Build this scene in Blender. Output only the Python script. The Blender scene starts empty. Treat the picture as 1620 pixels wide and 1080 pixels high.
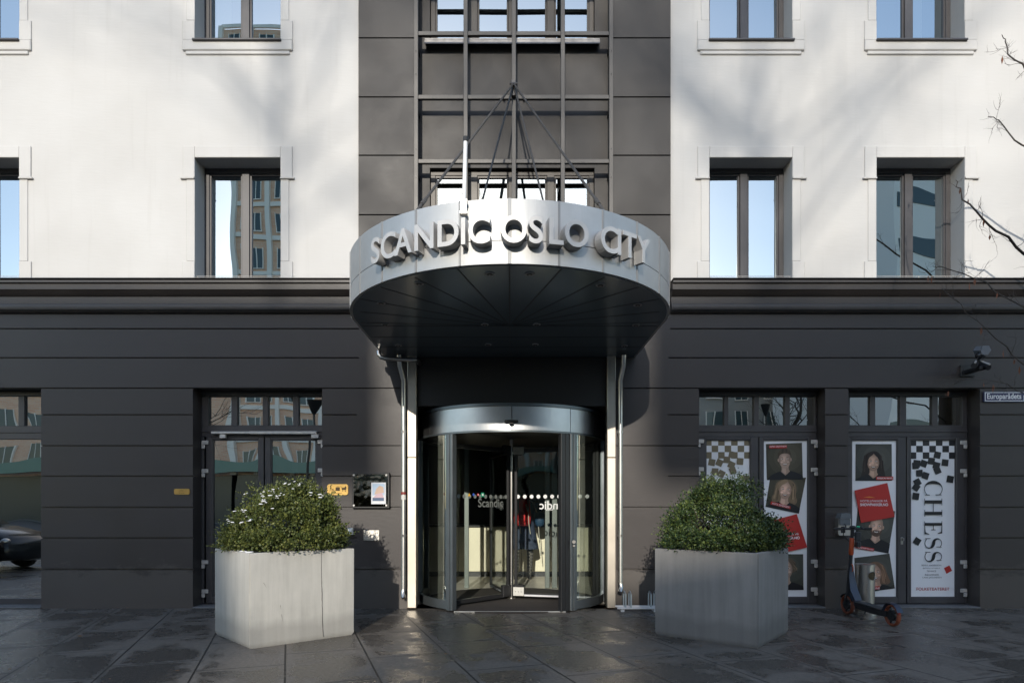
import bpy, bmesh, math, random
from mathutils import Vector, Matrix
R = math.radians
scene = bpy.context.scene
COL = scene.collection
# ---------------------------------------------------------------- camera, sky, sun, exposure
F, CXP, CYP, FZ, CH = 1030.0, 808.0, 800.0, 8.58, 1.35      # focal (px), principal point, distance to facade, eye height
cam = bpy.data.cameras.new('camera'); camo = bpy.data.objects.new('camera', cam); COL.objects.link(camo)
cam.sensor_width = 36; cam.lens = F/1620*36
cam.shift_x = (810-CXP)/1620; cam.shift_y = (CYP-540)/1620
cam.clip_start = .1; cam.clip_end = 2000
camo.location = (0, -FZ, CH); camo.rotation_euler = (R(90), 0, 0)
scene.camera = camo
SD = Vector((.10, 1, -.335)).normalized()                   # direction the sunlight travels
elev = math.asin(-SD.z)
w = bpy.data.worlds.new('World'); scene.world = w; w.use_nodes = True
nt = w.node_tree; bg = nt.nodes['Background']
sky = nt.nodes.new('ShaderNodeTexSky'); sky.sky_type = 'NISHITA'; sky.sun_disc = False
sky.sun_elevation = elev; sky.sun_rotation = math.atan2(-SD.x, -SD.y) % (2*math.pi)
sky.air_density = 1.0; sky.dust_density = .7; sky.ozone_density = 1.0
nt.links.new(sky.outputs[0], bg.inputs[0]); bg.inputs[1].default_value = .15
sl = bpy.data.lights.new('sun', 'SUN'); sl.energy = 1.75; sl.angle = R(.5); sl.color = (1, .93, .82)
so = bpy.data.objects.new('sun', sl); COL.objects.link(so); so.location = (-6, -60, 30)
so.rotation_euler = SD.to_track_quat('-Z', 'Y').to_euler()
scene.view_settings.view_transform = 'Standard'; scene.view_settings.look = 'None'
scene.view_settings.exposure = 1.27; scene.view_settings.gamma = 1
try:
    scene.cycles.max_bounces = 8; scene.cycles.transparent_max_bounces = 16
    scene.cycles.glossy_bounces = 5; scene.cycles.caustics_reflective = False; scene.cycles.caustics_refractive = False
    scene.cycles.sample_clamp_indirect = 6
except Exception: pass
# ---------------------------------------------------------------- helpers
rnd = random.Random(7)
def X(px, Z=FZ): return (px-CXP)*Z/F
def H(py, Z=FZ): return CH+(CYP-py)*Z/F
def P(px, py, Z=FZ): return Vector((X(px, Z), Z-FZ, H(py, Z)))
WORG = {}
def tag(o, label=None, cat=None, group=None, kind=None):
    if label: o['label'] = label
    if cat: o['category'] = cat
    if group: o['group'] = group
    if kind: o['kind'] = kind
    return o
def empty(name, loc, label=None, cat=None, group=None, kind=None):
    o = bpy.data.objects.new(name, None); COL.objects.link(o); o.location = loc
    o.empty_display_size = .1
    WORG[o.name] = Vector(loc); return tag(o, label, cat, group, kind)
class MB:
    """collects shapes, builds ONE mesh object"""
    def __init__(s): s.bm = bmesh.new(); s.mi = 0
    def _new(s, faces):
        for f in faces: f.material_index = s.mi
    def poly(s, pts):
        vs = [s.bm.verts.new(p) for p in pts]
        try: f = s.bm.faces.new(vs); f.material_index = s.mi; return f
        except ValueError: return None
    def box(s, x0, x1, y0, y1, z0, z1, bev=0, M=None, seg=1):
        if x0 > x1: x0, x1 = x1, x0
        if y0 > y1: y0, y1 = y1, y0
        if z0 > z1: z0, z1 = z1, z0
        c = [(x0,y0,z0),(x1,y0,z0),(x1,y1,z0),(x0,y1,z0),(x0,y0,z1),(x1,y0,z1),(x1,y1,z1),(x0,y1,z1)]
        if M is not None: c = [M @ Vector(p) for p in c]
        v = [s.bm.verts.new(p) for p in c]
        fs = [s.bm.faces.new([v[i] for i in q]) for q in ((0,3,2,1),(4,5,6,7),(0,1,5,4),(1,2,6,5),(2,3,7,6),(3,0,4,7))]
        s._new(fs)
        if bev > 0:
            es = list({e for f in fs for e in f.edges})
            r = bmesh.ops.bevel(s.bm, geom=es, offset=bev, segments=seg, affect='EDGES', profile=.5)
            for f in r['faces']: f.material_index = s.mi
        return s
    def loft(s, rings, cap=True, closed=True):
        vr = [[s.bm.verts.new(p) for p in r] for r in rings]
        n = len(rings[0]); fs = []
        for a, b in zip(vr, vr[1:]):
            for i in range(n if closed else n-1):
                j = (i+1) % n
                try: fs.append(s.bm.faces.new((a[i], a[j], b[j], b[i])))
                except ValueError: pass
        if cap and closed:
            for r in (list(reversed(vr[0])), vr[-1]):
                try: fs.append(s.bm.faces.new(r))
                except ValueError: pass
        s._new(fs); return s
    def tube(s, pts, r, n=10, cap=True):
        pts = [Vector(p) for p in pts]; rs = r if isinstance(r, (list, tuple)) else [r]*len(pts)
        rings = []; prev = None
        for i, p in enumerate(pts):
            t = (pts[min(i+1, len(pts)-1)]-pts[max(i-1, 0)]).normalized()
            if prev is None:
                a = Vector((0,0,1)) if abs(t.z) < .9 else Vector((1,0,0)); u = t.cross(a).normalized()
            else:
                u = (prev-t*prev.dot(t)).normalized()
            prev = u; v = t.cross(u)
            rings.append([p+(u*math.cos(2*math.pi*k/n)+v*math.sin(2*math.pi*k/n))*rs[i] for k in range(n)])
        return s.loft(rings, cap)
    def cyl(s, c0, c1, r, n=20): return s.tube([c0, c1], r, n)
    def prism(s, pts2, f0, f1):
        """pts2 2D outline, f0/f1 map (a,b)->3D for the two ends"""
        return s.loft([[f0(a, b) for a, b in pts2], [f1(a, b) for a, b in pts2]])
    def ell(s, c, r, nu=14, nv=9, M=None):
        c = Vector(c); rings = []
        for j in range(1, nv):
            th = math.pi*j/nv
            ring = [Vector((r[0]*math.sin(th)*math.cos(2*math.pi*i/nu), r[1]*math.sin(th)*math.sin(2*math.pi*i/nu), -r[2]*math.cos(th))) for i in range(nu)]
            rings.append([(c+(M @ q if M else q)) for q in ring])
        return s.loft(rings)
    def mesh_from(s, me, M):
        base = len(s.bm.faces); tmp = bmesh.new(); tmp.from_mesh(me); bmesh.ops.transform(tmp, matrix=M, verts=tmp.verts)
        vm = {v: s.bm.verts.new(v.co) for v in tmp.verts}
        for f in tmp.faces:
            try: g = s.bm.faces.new([vm[v] for v in f.verts]); g.material_index = s.mi
            except ValueError: pass
        tmp.free(); return s
    def build(s, name, mats, parent=None, smooth=False, fix=True, label=None, cat=None, group=None, kind=None):
        if fix: bmesh.ops.recalc_face_normals(s.bm, faces=s.bm.faces)
        if not isinstance(mats, (list, tuple)): mats = [mats]
        vs = s.bm.verts
        lo = Vector((1e9,)*3); hi = Vector((-1e9,)*3)
        for v in vs:
            for k in range(3):
                lo[k] = min(lo[k], v.co[k]); hi[k] = max(hi[k], v.co[k])
        c = (lo+hi)/2; c.z = lo.z
        for v in vs: v.co -= c
        me = bpy.data.meshes.new(name); s.bm.to_mesh(me); s.bm.free()
        for m in mats: me.materials.append(m)
        if smooth is not False:
            me.polygons.foreach_set('use_smooth', [True]*len(me.polygons))
            try: me.set_sharp_from_angle(angle=R(smooth if smooth is not True else 40))
            except Exception: pass
        o = bpy.data.objects.new(name, me); COL.objects.link(o)
        if parent is not None:
            o.parent = parent; o.location = c-WORG[parent.name]
        else: o.location = c
        WORG[o.name] = c
        return tag(o, label, cat, group, kind)
def holes_panel(mb, x0, x1, z0, z1, holes, y, depth):
    """front skin at y with rectangular holes and their reveals of the given depth"""
    xs = sorted({x0, x1, *[min(max(h[k], x0), x1) for h in holes for k in (0, 1)]})
    zs = sorted({z0, z1, *[min(max(h[k], z0), z1) for h in holes for k in (2, 3)]})
    def inh(a, b): return any(h[0] < a < h[1] and h[2] < b < h[3] for h in holes)
    V = {}
    def v(i, j, d=0):
        k = (i, j, d)
        if k not in V: V[k] = mb.bm.verts.new((xs[i], y+d, zs[j]))
        return V[k]
    nx, nz = len(xs)-1, len(zs)-1
    solid = [[not inh((xs[i]+xs[i+1])/2, (zs[j]+zs[j+1])/2) for j in range(nz)] for i in range(nx)]
    def add(q):
        try: f = mb.bm.faces.new(q); f.material_index = mb.mi
        except ValueError: pass
    for i in range(nx):
        for j in range(nz):
            if solid[i][j]: add((v(i,j), v(i+1,j), v(i+1,j+1), v(i,j+1)))
            else:
                if i > 0 and solid[i-1][j]: add((v(i,j), v(i,j+1), v(i,j+1,depth), v(i,j,depth)))
                if i < nx-1 and solid[i+1][j]: add((v(i+1,j+1), v(i+1,j), v(i+1,j,depth), v(i+1,j+1,depth)))
                if j > 0 and solid[i][j-1]: add((v(i+1,j), v(i,j), v(i,j,depth), v(i+1,j,depth)))
                if j < nz-1 and solid[i][j+1]: add((v(i,j+1), v(i+1,j+1), v(i+1,j+1,depth), v(i,j+1,depth)))
_dg = None
def text_mesh(body, size=1, extrude=0, offset=0, align='CENTER', bevel=0, spacing=1, shear=0):
    cu = bpy.data.curves.new('txt', 'FONT'); cu.body = body; cu.size = size; cu.extrude = extrude; cu.offset = offset
    cu.align_x = align; cu.align_y = 'CENTER'; cu.bevel_depth = bevel; cu.space_character = spacing; cu.shear = shear
    cu.resolution_u = 6
    o = bpy.data.objects.new('txt', cu); COL.objects.link(o)
    dg = bpy.context.evaluated_depsgraph_get(); me = bpy.data.meshes.new_from_object(o.evaluated_get(dg))
    bpy.data.objects.remove(o); bpy.data.curves.remove(cu); return me
FRONT = Matrix(((1,0,0,0),(0,0,-1,0),(0,1,0,0),(0,0,0,1)))      # text x->X, y->Z, z->-Y (faces the street)
def put_text(mb, body, cx, y, cz, height, width=None, rot=0, **k):
    me = text_mesh(body, 1, **k)
    xs = [v.co.x for v in me.vertices]; ys = [v.co.y for v in me.vertices]
    if not xs: return
    w_, h_ = max(xs)-min(xs), max(ys)-min(ys)
    sy = height/h_; sx = (width/w_) if width else sy
    C0 = Matrix.Translation((-(max(xs)+min(xs))/2, -(max(ys)+min(ys))/2, 0))
    M = Matrix.Translation((cx, y, cz)) @ FRONT @ Matrix.Rotation(rot, 4, 'Z') @ Matrix.Diagonal((sx, sy, 1, 1)) @ C0
    mb.mesh_from(me, M); bpy.data.meshes.remove(me)
# ---------------------------------------------------------------- materials
def newmat(name):
    m = bpy.data.materials.new(name); m.use_nodes = True
    return m, m.node_tree, m.node_tree.nodes['Principled BSDF']
def wpos(nt, scale=(1,1,1), rot=(0,0,0)):
    g = nt.nodes.new('ShaderNodeNewGeometry'); mp = nt.nodes.new('ShaderNodeMapping')
    nt.links.new(g.outputs['Position'], mp.inputs[0]); mp.inputs['Scale'].default_value = scale; mp.inputs['Rotation'].default_value = rot
    return mp.outputs[0]
def noise(nt, vec, scale, detail=4, rough=.55):
    n = nt.nodes.new('ShaderNodeTexNoise'); n.inputs['Scale'].default_value = scale
    n.inputs['Detail'].default_value = detail; n.inputs['Roughness'].default_value = rough
    nt.links.new(vec, n.inputs['Vector']); return n.outputs[0]
def ramp(nt, fac, stops):
    r = nt.nodes.new('ShaderNodeValToRGB'); nt.links.new(fac, r.inputs[0])
    e = r.color_ramp.elements
    while len(e) < len(stops): e.new(.5)
    for el, (p, c) in zip(e, stops):
        el.position = p; el.color = (*c, 1) if isinstance(c, tuple) else (c, c, c, 1)
    return r.outputs[0]
def mixc(nt, fac, a, b, mode='MIX'):
    m = nt.nodes.new('ShaderNodeMix'); m.data_type = 'RGBA'; m.blend_type = mode
    for s, val in ((m.inputs[0], fac), (m.inputs[6], a), (m.inputs[7], b)):
        if hasattr(val, 'links') or hasattr(val, 'is_linked'): nt.links.new(val, s)
        elif isinstance(val, tuple): s.default_value = (*val, 1)
        else: s.default_value = val
    return m.outputs[2]
def bump(nt, p, h, strength=.3, dist=.01):
    b = nt.nodes.new('ShaderNodeBump'); b.inputs['Strength'].default_value = strength; b.inputs['Distance'].default_value = dist
    nt.links.new(h, b.inputs['Height']); nt.links.new(b.outputs[0], p.inputs['Normal']); return b
def mat(name, col, rough=.5, metal=0, var=.0, vscale=3, bmp=0, bscale=60, bdist=.004, spec=.5, stretch=(1,1,1)):
    m, nt, p = newmat(name)
    p.inputs['Base Color'].default_value = (*col, 1); p.inputs['Roughness'].default_value = rough; p.inputs['Metallic'].default_value = metal
    p.inputs['Specular IOR Level'].default_value = spec
    if var or bmp:
        v = wpos(nt, stretch)
    if var:
        n = noise(nt, v, vscale)
        a = tuple(max(0, c*(1-var)) for c in col); b = tuple(min(1, c*(1+var)) for c in col)
        nt.links.new(ramp(nt, n, [(.3, a), (.7, b)]), p.inputs['Base Color'])
        r = nt.nodes.new('ShaderNodeMapRange'); r.inputs[3].default_value = max(.02, rough-.08); r.inputs[4].default_value = min(1, rough+.08)
        nt.links.new(n, r.inputs[0]); nt.links.new(r.outputs[0], p.inputs['Roughness'])
    if bmp: bump(nt, p, noise(nt, v, bscale, 3), bmp, bdist)
    return m
def glass(name, refl=.5, tint=(.9,.95,1), trans=(.35,.4,.42), wav=.02, wscale=1.4, edge=.9):
    m = bpy.data.materials.new(name); m.use_nodes = True; nt = m.node_tree; nt.nodes.clear()
    out = nt.nodes.new('ShaderNodeOutputMaterial'); mx = nt.nodes.new('ShaderNodeMixShader')
    gl = nt.nodes.new('ShaderNodeBsdfGlossy'); tr = nt.nodes.new('ShaderNodeBsdfTransparent')
    gl.inputs['Color'].default_value = (*tint, 1); gl.inputs['Roughness'].default_value = .0
    tr.inputs['Color'].default_value = (*trans, 1)
    lw = nt.nodes.new('ShaderNodeLayerWeight'); lw.inputs[0].default_value = .25
    mr = nt.nodes.new('ShaderNodeMapRange'); mr.inputs[3].default_value = refl; mr.inputs[4].default_value = edge
    nt.links.new(lw.outputs['Fresnel'], mr.inputs[0]); nt.links.new(mr.outputs[0], mx.inputs[0])
    nt.links.new(tr.outputs[0], mx.inputs[1]); nt.links.new(gl.outputs[0], mx.inputs[2]); nt.links.new(mx.outputs[0], out.inputs[0])
    if wav:
        b = nt.nodes.new('ShaderNodeBump'); b.inputs['Strength'].default_value = 1; b.inputs['Distance'].default_value = wav
        nt.links.new(noise(nt, wpos(nt), wscale, 1), b.inputs['Height']); nt.links.new(b.outputs[0], gl.inputs['Normal'])
    return m
M = {}
# white render with faint brushed waves
m, nt, p = newmat('white_render'); v = wpos(nt)
n1 = noise(nt, v, .9, 3); n2 = noise(nt, wpos(nt, (1.2,1,6)), 5, 4)
st = noise(nt, wpos(nt, (7,7,.35)), 1.3, 5, .65); gr = noise(nt, wpos(nt), 26, 5, .7)
wc = ramp(nt, n1, [(.25, (.455,.444,.428)), (.75, (.520,.512,.50))])
wc = mixc(nt, ramp(nt, st, [(.56, 0.), (.78, .30)]), wc, (.36,.345,.32))
wc = mixc(nt, ramp(nt, gr, [(.62, 0.), (.80, .25)]), wc, (.40,.39,.375))
nt.links.new(wc, p.inputs['Base Color'])
p.inputs['Roughness'].default_value = .75; bump(nt, p, n2, .3, .006); M['white'] = m
# dark painted render, slight sheen, drip marks
def darkwall(name, c, rough=.5):
    m, nt, p = newmat(name)
    n = noise(nt, wpos(nt), 1.3, 5, .6); d = noise(nt, wpos(nt, (22,22,.5)), 1.5, 3, .6)
    base = ramp(nt, n, [(.25, tuple(k*.82 for k in c)), (.75, tuple(k*1.15 for k in c))])
    drip = ramp(nt, d, [(.70, 0.), (.80, 1.)])
    sc = nt.nodes.new('ShaderNodeMath'); sc.operation = 'MULTIPLY'; sc.inputs[1].default_value = .12
    nt.links.new(drip, sc.inputs[0])
    c1 = mixc(nt, sc.outputs[0], base, (.22,.2,.18))
    sp = nt.nodes.new('ShaderNodeSeparateXYZ'); nt.links.new(wpos(nt), sp.inputs[0])
    sc2 = noise(nt, wpos(nt, (1,1,2)), 4, 6, .7)
    hh = nt.nodes.new('ShaderNodeMath'); hh.operation = 'MULTIPLY_ADD'; hh.inputs[1].default_value = -.9; nt.links.new(sc2, hh.inputs[0]); nt.links.new(sp.outputs[2], hh.inputs[2])
    c1 = mixc(nt, ramp(nt, hh.outputs[0], [(0, .35), (.12, 0.)]), c1, (.13,.115,.10))
    sk = noise(nt, wpos(nt, (1,1,.6)), 14, 6, .75)
    c1 = mixc(nt, ramp(nt, sk, [(.66, 0.), (.74, .22)]), c1, (.16,.15,.14))
    nt.links.new(c1, p.inputs['Base Color'])
    nt.links.new(ramp(nt, n, [(.3, rough-.06), (.7, rough+.08)]), p.inputs['Roughness'])
    b = noise(nt, wpos(nt, (1,1,3)), 9, 5); bump(nt, p, b, .2, .004); return m
M['dark'] = darkwall('dark_render', (.034,.028,.0265), .46)
M['bay'] = darkwall('bay_render', (.026,.0225,.020), .55)
M['cornice'] = darkwall('cornice_paint', (.032,.027,.025), .42)
M['frame'] = mat('anthracite_frame', (.052,.049,.051), .38, 0, .12, 4)
M['bronze'] = mat('bronze_frame', (.055,.048,.041), .45, .1, .12, 4)
M['lattice'] = mat('lattice_paint', (.072,.067,.062), .48, .1, .15, 5)
M['plinth'] = mat('stone_threshold', (.12,.12,.12), .7, 0, .2, 5)
def brushed(name, c, rough, vert=True, amt=.35, blot=.2):
    m, nt, p = newmat(name)
    p.inputs['Metallic'].default_value = 1
    n = noise(nt, wpos(nt, (60,60,1.5) if vert else (2,2,90)), 3, 4, .7); b = noise(nt, wpos(nt), 2.2, 4, .6)
    a1 = ramp(nt, b, [(.3, tuple(k*(1-blot) for k in c)), (.7, c)])
    nt.links.new(a1, p.inputs['Base Color'])
    r = nt.nodes.new('ShaderNodeMapRange'); r.inputs[3].default_value = rough*(1-amt); r.inputs[4].default_value = rough*(1+amt)
    nt.links.new(n, r.inputs[0]); nt.links.new(r.outputs[0], p.inputs['Roughness'])
    bump(nt, p, n, .08, .002); return m
M['alu'] = brushed('brushed_aluminium_cladding', (.49,.495,.495), .6, True, .2, .18)
M['letter'] = mat('letter_aluminium', (.44,.435,.43), .5, .35, .08, 8)
M['steel'] = brushed('brushed_steel_post', (.50,.455,.39), .45)
M['drum'] = brushed('drum_steel', (.50,.51,.52), .40)
M['chrome'] = brushed('polished_steel', (.50,.48,.45), .3, True, .3, .2)
M['doorframe'] = mat('grey_anodised_frame', (.11,.125,.135), .35, .6, .1, 4)
M['doordark'] = mat('dark_anodised_frame', (.03,.03,.032), .35, .4)
M['hinge'] = mat('white_metal_fitting', (.50,.48,.45), .4, .2, .1, 20)
M['soffit'] = mat('soffit_panel', (.22,.27,.30), .2, .2)
M['seam'] = mat('seam_aluminium', (.26,.265,.27), .6, .6)
M['soffitseam'] = mat('soffit_seam', (.03,.038,.044), .5)
M['black'] = mat('black_plastic', (.012,.012,.013), .4)
M['rubber'] = mat('black_rubber', (.02,.02,.02), .8)
M['glass_up'] = glass('sky_reflecting_glass', .40, (.86,.96,1), (.3,.34,.36), .004, .9)
M['glass_lo'] = glass('street_glass', .42, (1,.98,.95), (.28,.34,.34), .006, 1.1)
M['glass_door'] = glass('curved_door_glass', .09, (.92,1,.97), (.93,.98,.95), .006, 2, .6)
M['glass_wing'] = glass('wing_glass', .06, (.92,1,.97), (.95,.98,.96), .003, 2, .5)
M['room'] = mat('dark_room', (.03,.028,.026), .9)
M['curtain'] = mat('sheer_curtain', (.6,.6,.58), .9)
M['lamp_rim'] = mat('downlight_rim', (.5,.5,.5), .4, .2)
M['gold'] = brushed('brass', (.72,.47,.16), .33, False)
M['engrave'] = mat('engraving', (.09,.055,.02), .7)
M['paper'] = mat('paper_white', (.62,.62,.64), .5)
M['switch'] = mat('grey_white_plastic', (.55,.54,.50), .5, 0, .08, 30)
M['plate'] = brushed('satin_steel_plate', (.52,.50,.46), .45)
M['blue'] = mat('enamel_blue', (.02,.022,.075), .3)
M['enamel'] = mat('enamel_white', (.7,.7,.7), .35)
# ================================================================ GROUND
# slate pavers laid askew: grout grid, damp patches, dusty bands along the joints
m, nt, p = newmat('slate_pavers')
ang = R(18.9)
gv = wpos(nt, (1,1,1), (0,0,-ang+R(90)))
bt = nt.nodes.new('ShaderNodeTexBrick'); nt.links.new(gv, bt.inputs['Vector'])
bt.inputs['Scale'].default_value = 1; bt.inputs['Mortar Size'].default_value = .009; bt.inputs['Mortar Smooth'].default_value = .3
bt.inputs['Brick Width'].default_value = 1.12; bt.inputs['Row Height'].default_value = .70; bt.offset = .37; bt.offset_frequency = 2
bt.inputs['Color1'].default_value = (.13,.13,.13,1); bt.inputs['Color2'].default_value = (.9,.9,.9,1); bt.inputs['Mortar'].default_value = (0,0,0,1)
bt2 = nt.nodes.new('ShaderNodeTexBrick'); nt.links.new(gv, bt2.inputs['Vector'])
bt2.inputs['Scale'].default_value = 1; bt2.inputs['Mortar Size'].default_value = .10; bt2.inputs['Mortar Smooth'].default_value = 1
bt2.inputs['Brick Width'].default_value = 1.12; bt2.inputs['Row Height'].default_value = .70; bt2.offset = .37; bt2.offset_frequency = 2
big = noise(nt, wpos(nt), 1.1, 8, .66); fine = noise(nt, wpos(nt), 30, 4, .65); mid = noise(nt, wpos(nt), 3.2, 4, .6)
tile = ramp(nt, bt.outputs['Color'], [(0, (.072,.062,.053)), (1, (.112,.098,.084))])
tile = mixc(nt, .55, tile, ramp(nt, fine, [(.3, (.022,.019,.016)), (.72, (.21,.185,.157))]), 'MIX')
ad = nt.nodes.new('ShaderNodeMath'); ad.operation = 'MULTIPLY_ADD'; ad.inputs[1].default_value = .12
nt.links.new(bt2.outputs['Fac'], ad.inputs[0]); nt.links.new(big, ad.inputs[2])       # drier near the joints
dry = ramp(nt, ad.outputs[0], [(.50, 0.), (.57, 1.)])
wetc = mixc(nt, .5, tile, (.03,.026,.022)); dryc = mixc(nt, .35, tile, (.19,.168,.146))
colr = mixc(nt, dry, wetc, dryc)
dust = ramp(nt, mid, [(.58, 0.), (.75, .5)])
edge = nt.nodes.new('ShaderNodeMath'); edge.operation = 'MULTIPLY'
nt.links.new(dust, edge.inputs[0]); nt.links.new(bt2.outputs['Fac'], edge.inputs[1])
colr = mixc(nt, edge.outputs[0], colr, (.30,.29,.28))
vo = nt.nodes.new('ShaderNodeTexVoronoi'); vo.inputs['Scale'].default_value = 2.6; nt.links.new(wpos(nt), vo.inputs['Vector'])
colr = mixc(nt, ramp(nt, vo.outputs['Distance'], [(.035, .5), (.05, 0.)]), colr, (.24,.215,.185))
vo2 = nt.nodes.new('ShaderNodeTexVoronoi'); vo2.inputs['Scale'].default_value = 45; nt.links.new(wpos(nt), vo2.inputs['Vector'])
colr = mixc(nt, ramp(nt, vo2.outputs['Distance'], [(.10, .35), (.2, 0.)]), colr, (.25,.23,.2))
colr = mixc(nt, bt.outputs['Fac'], colr, (.012,.011,.01))
nt.links.new(colr, p.inputs['Base Color'])
nt.links.new(ramp(nt, dry, [(0, .27), (1, .56)]), p.inputs['Roughness']); p.inputs['Specular IOR Level'].default_value = .4
hm = mixc(nt, bt.outputs['Fac'], fine, (0,0,0)); bump(nt, p, hm, .85, .008)
M['pavers'] = m
g = MB(); g.poly([(-300,-300,0),(300,-300,0),(300,60,0),(-300,60,0)])
g.build('ground', M['pavers'], kind='structure')
M['asphalt'] = mat('asphalt', (.05,.05,.05), .7, 0, .3, 2, .5, 80, .006)
g = MB(); g.poly([(-120,-46,.004),(120,-46,.004),(120,-11.5,.004),(-120,-11.5,.004)])
g.build('road', M['asphalt'], kind='structure')
g = MB()
for yy in (-11.5, -46.3): g.box(-120, 120, yy, yy+.3, .0, .13, .02)
g.build('kerb', M['plinth'], kind='structure')

M['flash'] = mat('dull_zinc', (.22,.21,.20), .4, .5, .3, 12)
# ================================================================ HOTEL
hotel = empty('hotel_building', (0,0,0), 'white rendered hotel with dark ground floor, dark central bay and revolving entrance', 'building')
ZC = 4.283                                               # top of the dark ground floor
BX0, BX1, IX0, IX1, BC = -2.0, 2.10, -1.25, 1.325, .04   # bay and its inner niche
TOPZ = 12.4; FLR = 3.13
# upper window openings (x0,x1) per column, two storeys
cols = [(-7.62,-6.47), (-4.16,-3.03), (2.615,3.707), (4.815,5.975)]
def wz(k): return (4.31+(FLR+.035)*k if k else 4.31, 5.93+FLR*k)
upper = [(a, b, wz(k)[0], wz(k)[1]) for a, b in cols for k in (0, 1)]
for sgn, nm in ((0, 'a'), (1, 'b')):
    mb = MB()
    x0, x1 = ((-14, BX0) if not sgn else (BX1, 14))
    holes_panel(mb, x0, x1, ZC, TOPZ, [h for h in upper if x0 < h[0] < x1], 0, .34)
    mb.build('upper_wall', M['white'], hotel, fix=False)
# raised window surrounds
for k in (0, 1):
    for a, b in cols:
        z0, z1 = wz(k)
        mb = MB()
        for s in (-1, 1):
            e = a if s < 0 else b
            def bx(d0, d1, za, zb, t): mb.box(e+s*d0, e+s*d1, -t, .003, za, zb, .006)
            bx(.0, .11, z0+.26, z1-.26, .012)
            bx(-.0, .155, z1-.26, z1+.15, .018)
            bx(-.0, .185, z1-.285, z1-.262, .036)
            bx(.0, .16, z0+(0 if k == 0 else .0), z0+.258, .018)
        mb.box(a+.001, b-.001, -.017, .003, z1+.001, z1+.149, .005)
        if k:
            mb.box(a-.16, b+.16, -.03, .003, z0-.14, z0-.002, .01)
            mb.box(a-.12, b+.12, -.02, .003, z0-.19, z0-.141, .008)
        mb.build('window_surround', M['white'], hotel)
# upper windows
def upper_window(a, b, z0, z1, y, fm, tilt, mull=1, curtain=None, sillm=None):
    t = .065; fr = MB()
    fr.box(a, b, y, y+.07, z1-t, z1, .004); fr.box(a, b, y, y+.07, z0, z0+t, .004)
    fr.box(a, a+t, y+.001, y+.069, z0+t, z1-t, .004); fr.box(b-t, b, y+.001, y+.069, z0+t, z1-t, .004)
    w_ = (b-a-2*t); n = mull+1
    for i in range(1, n):
        xm = a+t+w_*i/n; fr.box(xm-.05, xm+.05, y-.012, y+.06, z0+t, z1-t, .004)
    # inner casement bead
    for i in range(n):
        xa = a+t+w_*i/n+(.05 if i else 0); xb = a+t+w_*(i+1)/n-(.05 if i < n-1 else 0)
        for q in ((xa, xb, z0+t, z0+t+.03), (xa, xb, z1-t-.03, z1-t), (xa, xa+.025, z0+t+.03, z1-t-.03), (xb-.025, xb, z0+t+.03, z1-t-.03)):
            fr.box(q[0], q[1], y+.012, y+.05, q[2], q[3], .003)
    f = fr.build('window', fm, hotel)
    for i in range(n):
        xa = a+t+w_*i/n+(.05 if i else 0)+.02; xb = a+t+w_*(i+1)/n-(.05 if i < n-1 else 0)-.02
        pm = MB(); dx, dz = rnd.uniform(-tilt, tilt), rnd.uniform(-tilt, tilt); yy = y+.035
        pm.poly([(xa, yy-dx-dz, z0+t+.02), (xb, yy+dx-dz, z0+t+.02), (xb, yy+dx+dz, z1-t-.02), (xa, yy-dx+dz, z1-t-.02)])
        pm.build('pane', M['glass_up'], f, fix=False)
    if sillm is not None:
        s = MB(); s.box(a-.02, b+.02, -.06, y, z0-.03, z0-.002, .006); s.build('sill', sillm, f)
    return f
for k in (0, 1):
    for i, (a, b) in enumerate(cols):
        z0, z1 = wz(k)
        f = upper_window(a+.002, b-.002, z0+.001+(.0 if k == 0 else .0), z1-.002, .26, M['frame'], .0015, 1, None, M['frame'] if k else None)
        if (i, k) in ((3, 1), (1, 1)):
            c = MB(); n = 40; xa, xb = (b-.62, b-.30) if i == 3 else (a+.1, a+.3)
            pts = [(xa+(xb-xa)*j/n, .42+.025*math.sin(j*1.1)) for j in range(n+1)]
            for (p0, p1) in zip(pts, pts[1:]): c.poly([(p0[0], p0[1], z0+.05), (p1[0], p1[1], z0+.05), (p1[0], p1[1], z1-.05), (p0[0], p0[1], z1-.05)])
            c.build('curtain', M['curtain'], f, fix=False, smooth=True)
# thin rail in front of the first row of windows
for (a, b) in cols:
    r = MB()
    for dz in (.10, .045): r.tube([(a-.02, .03, ZC+dz), (b+.02, .03, ZC+dz)], .004, 6)
    for xx in (a+.02, (a+b)/2, b-.02): r.tube([(xx, .03, ZC-.01), (xx, .03, ZC+.10)], .004, 6)
    r.build('safety_rail', M['hinge'], hotel)

# central bay: side strips with joints, niche wall behind the lattice
jz = [5.17, 5.95, 6.715, 7.49, 8.27, 9.05, 9.83]
mb = MB()
for x0, x1 in ((BX0, IX0), (IX1, BX1)):
    holes_panel(mb, x0, x1, 4.2, TOPZ, [(x0-.01, x1+.01, z-.009, z+.009) for z in jz], -.03, .03)
    # side cheeks
    for xe in (x0, x1):
        mb.poly([(xe, -.03, 4.2), (xe, .25, 4.2), (xe, .25, TOPZ), (xe, -.03, TOPZ)])
    mb.poly([(x0, .0, 4.2), (x1, .0, 4.2), (x1, .0, TOPZ), (x0, .0, TOPZ)])
mb.build('bay_wall', M['bay'], hotel)
bayw = [(-1.09, 1.13, 4.45, 5.90), (-1.09, 1.13, 7.585, 9.15)]
mb = MB(); holes_panel(mb, IX0, IX1, 4.2, TOPZ, bayw, .19, .12)
mb.build('niche_wall', M['bay'], hotel, fix=False)
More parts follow.
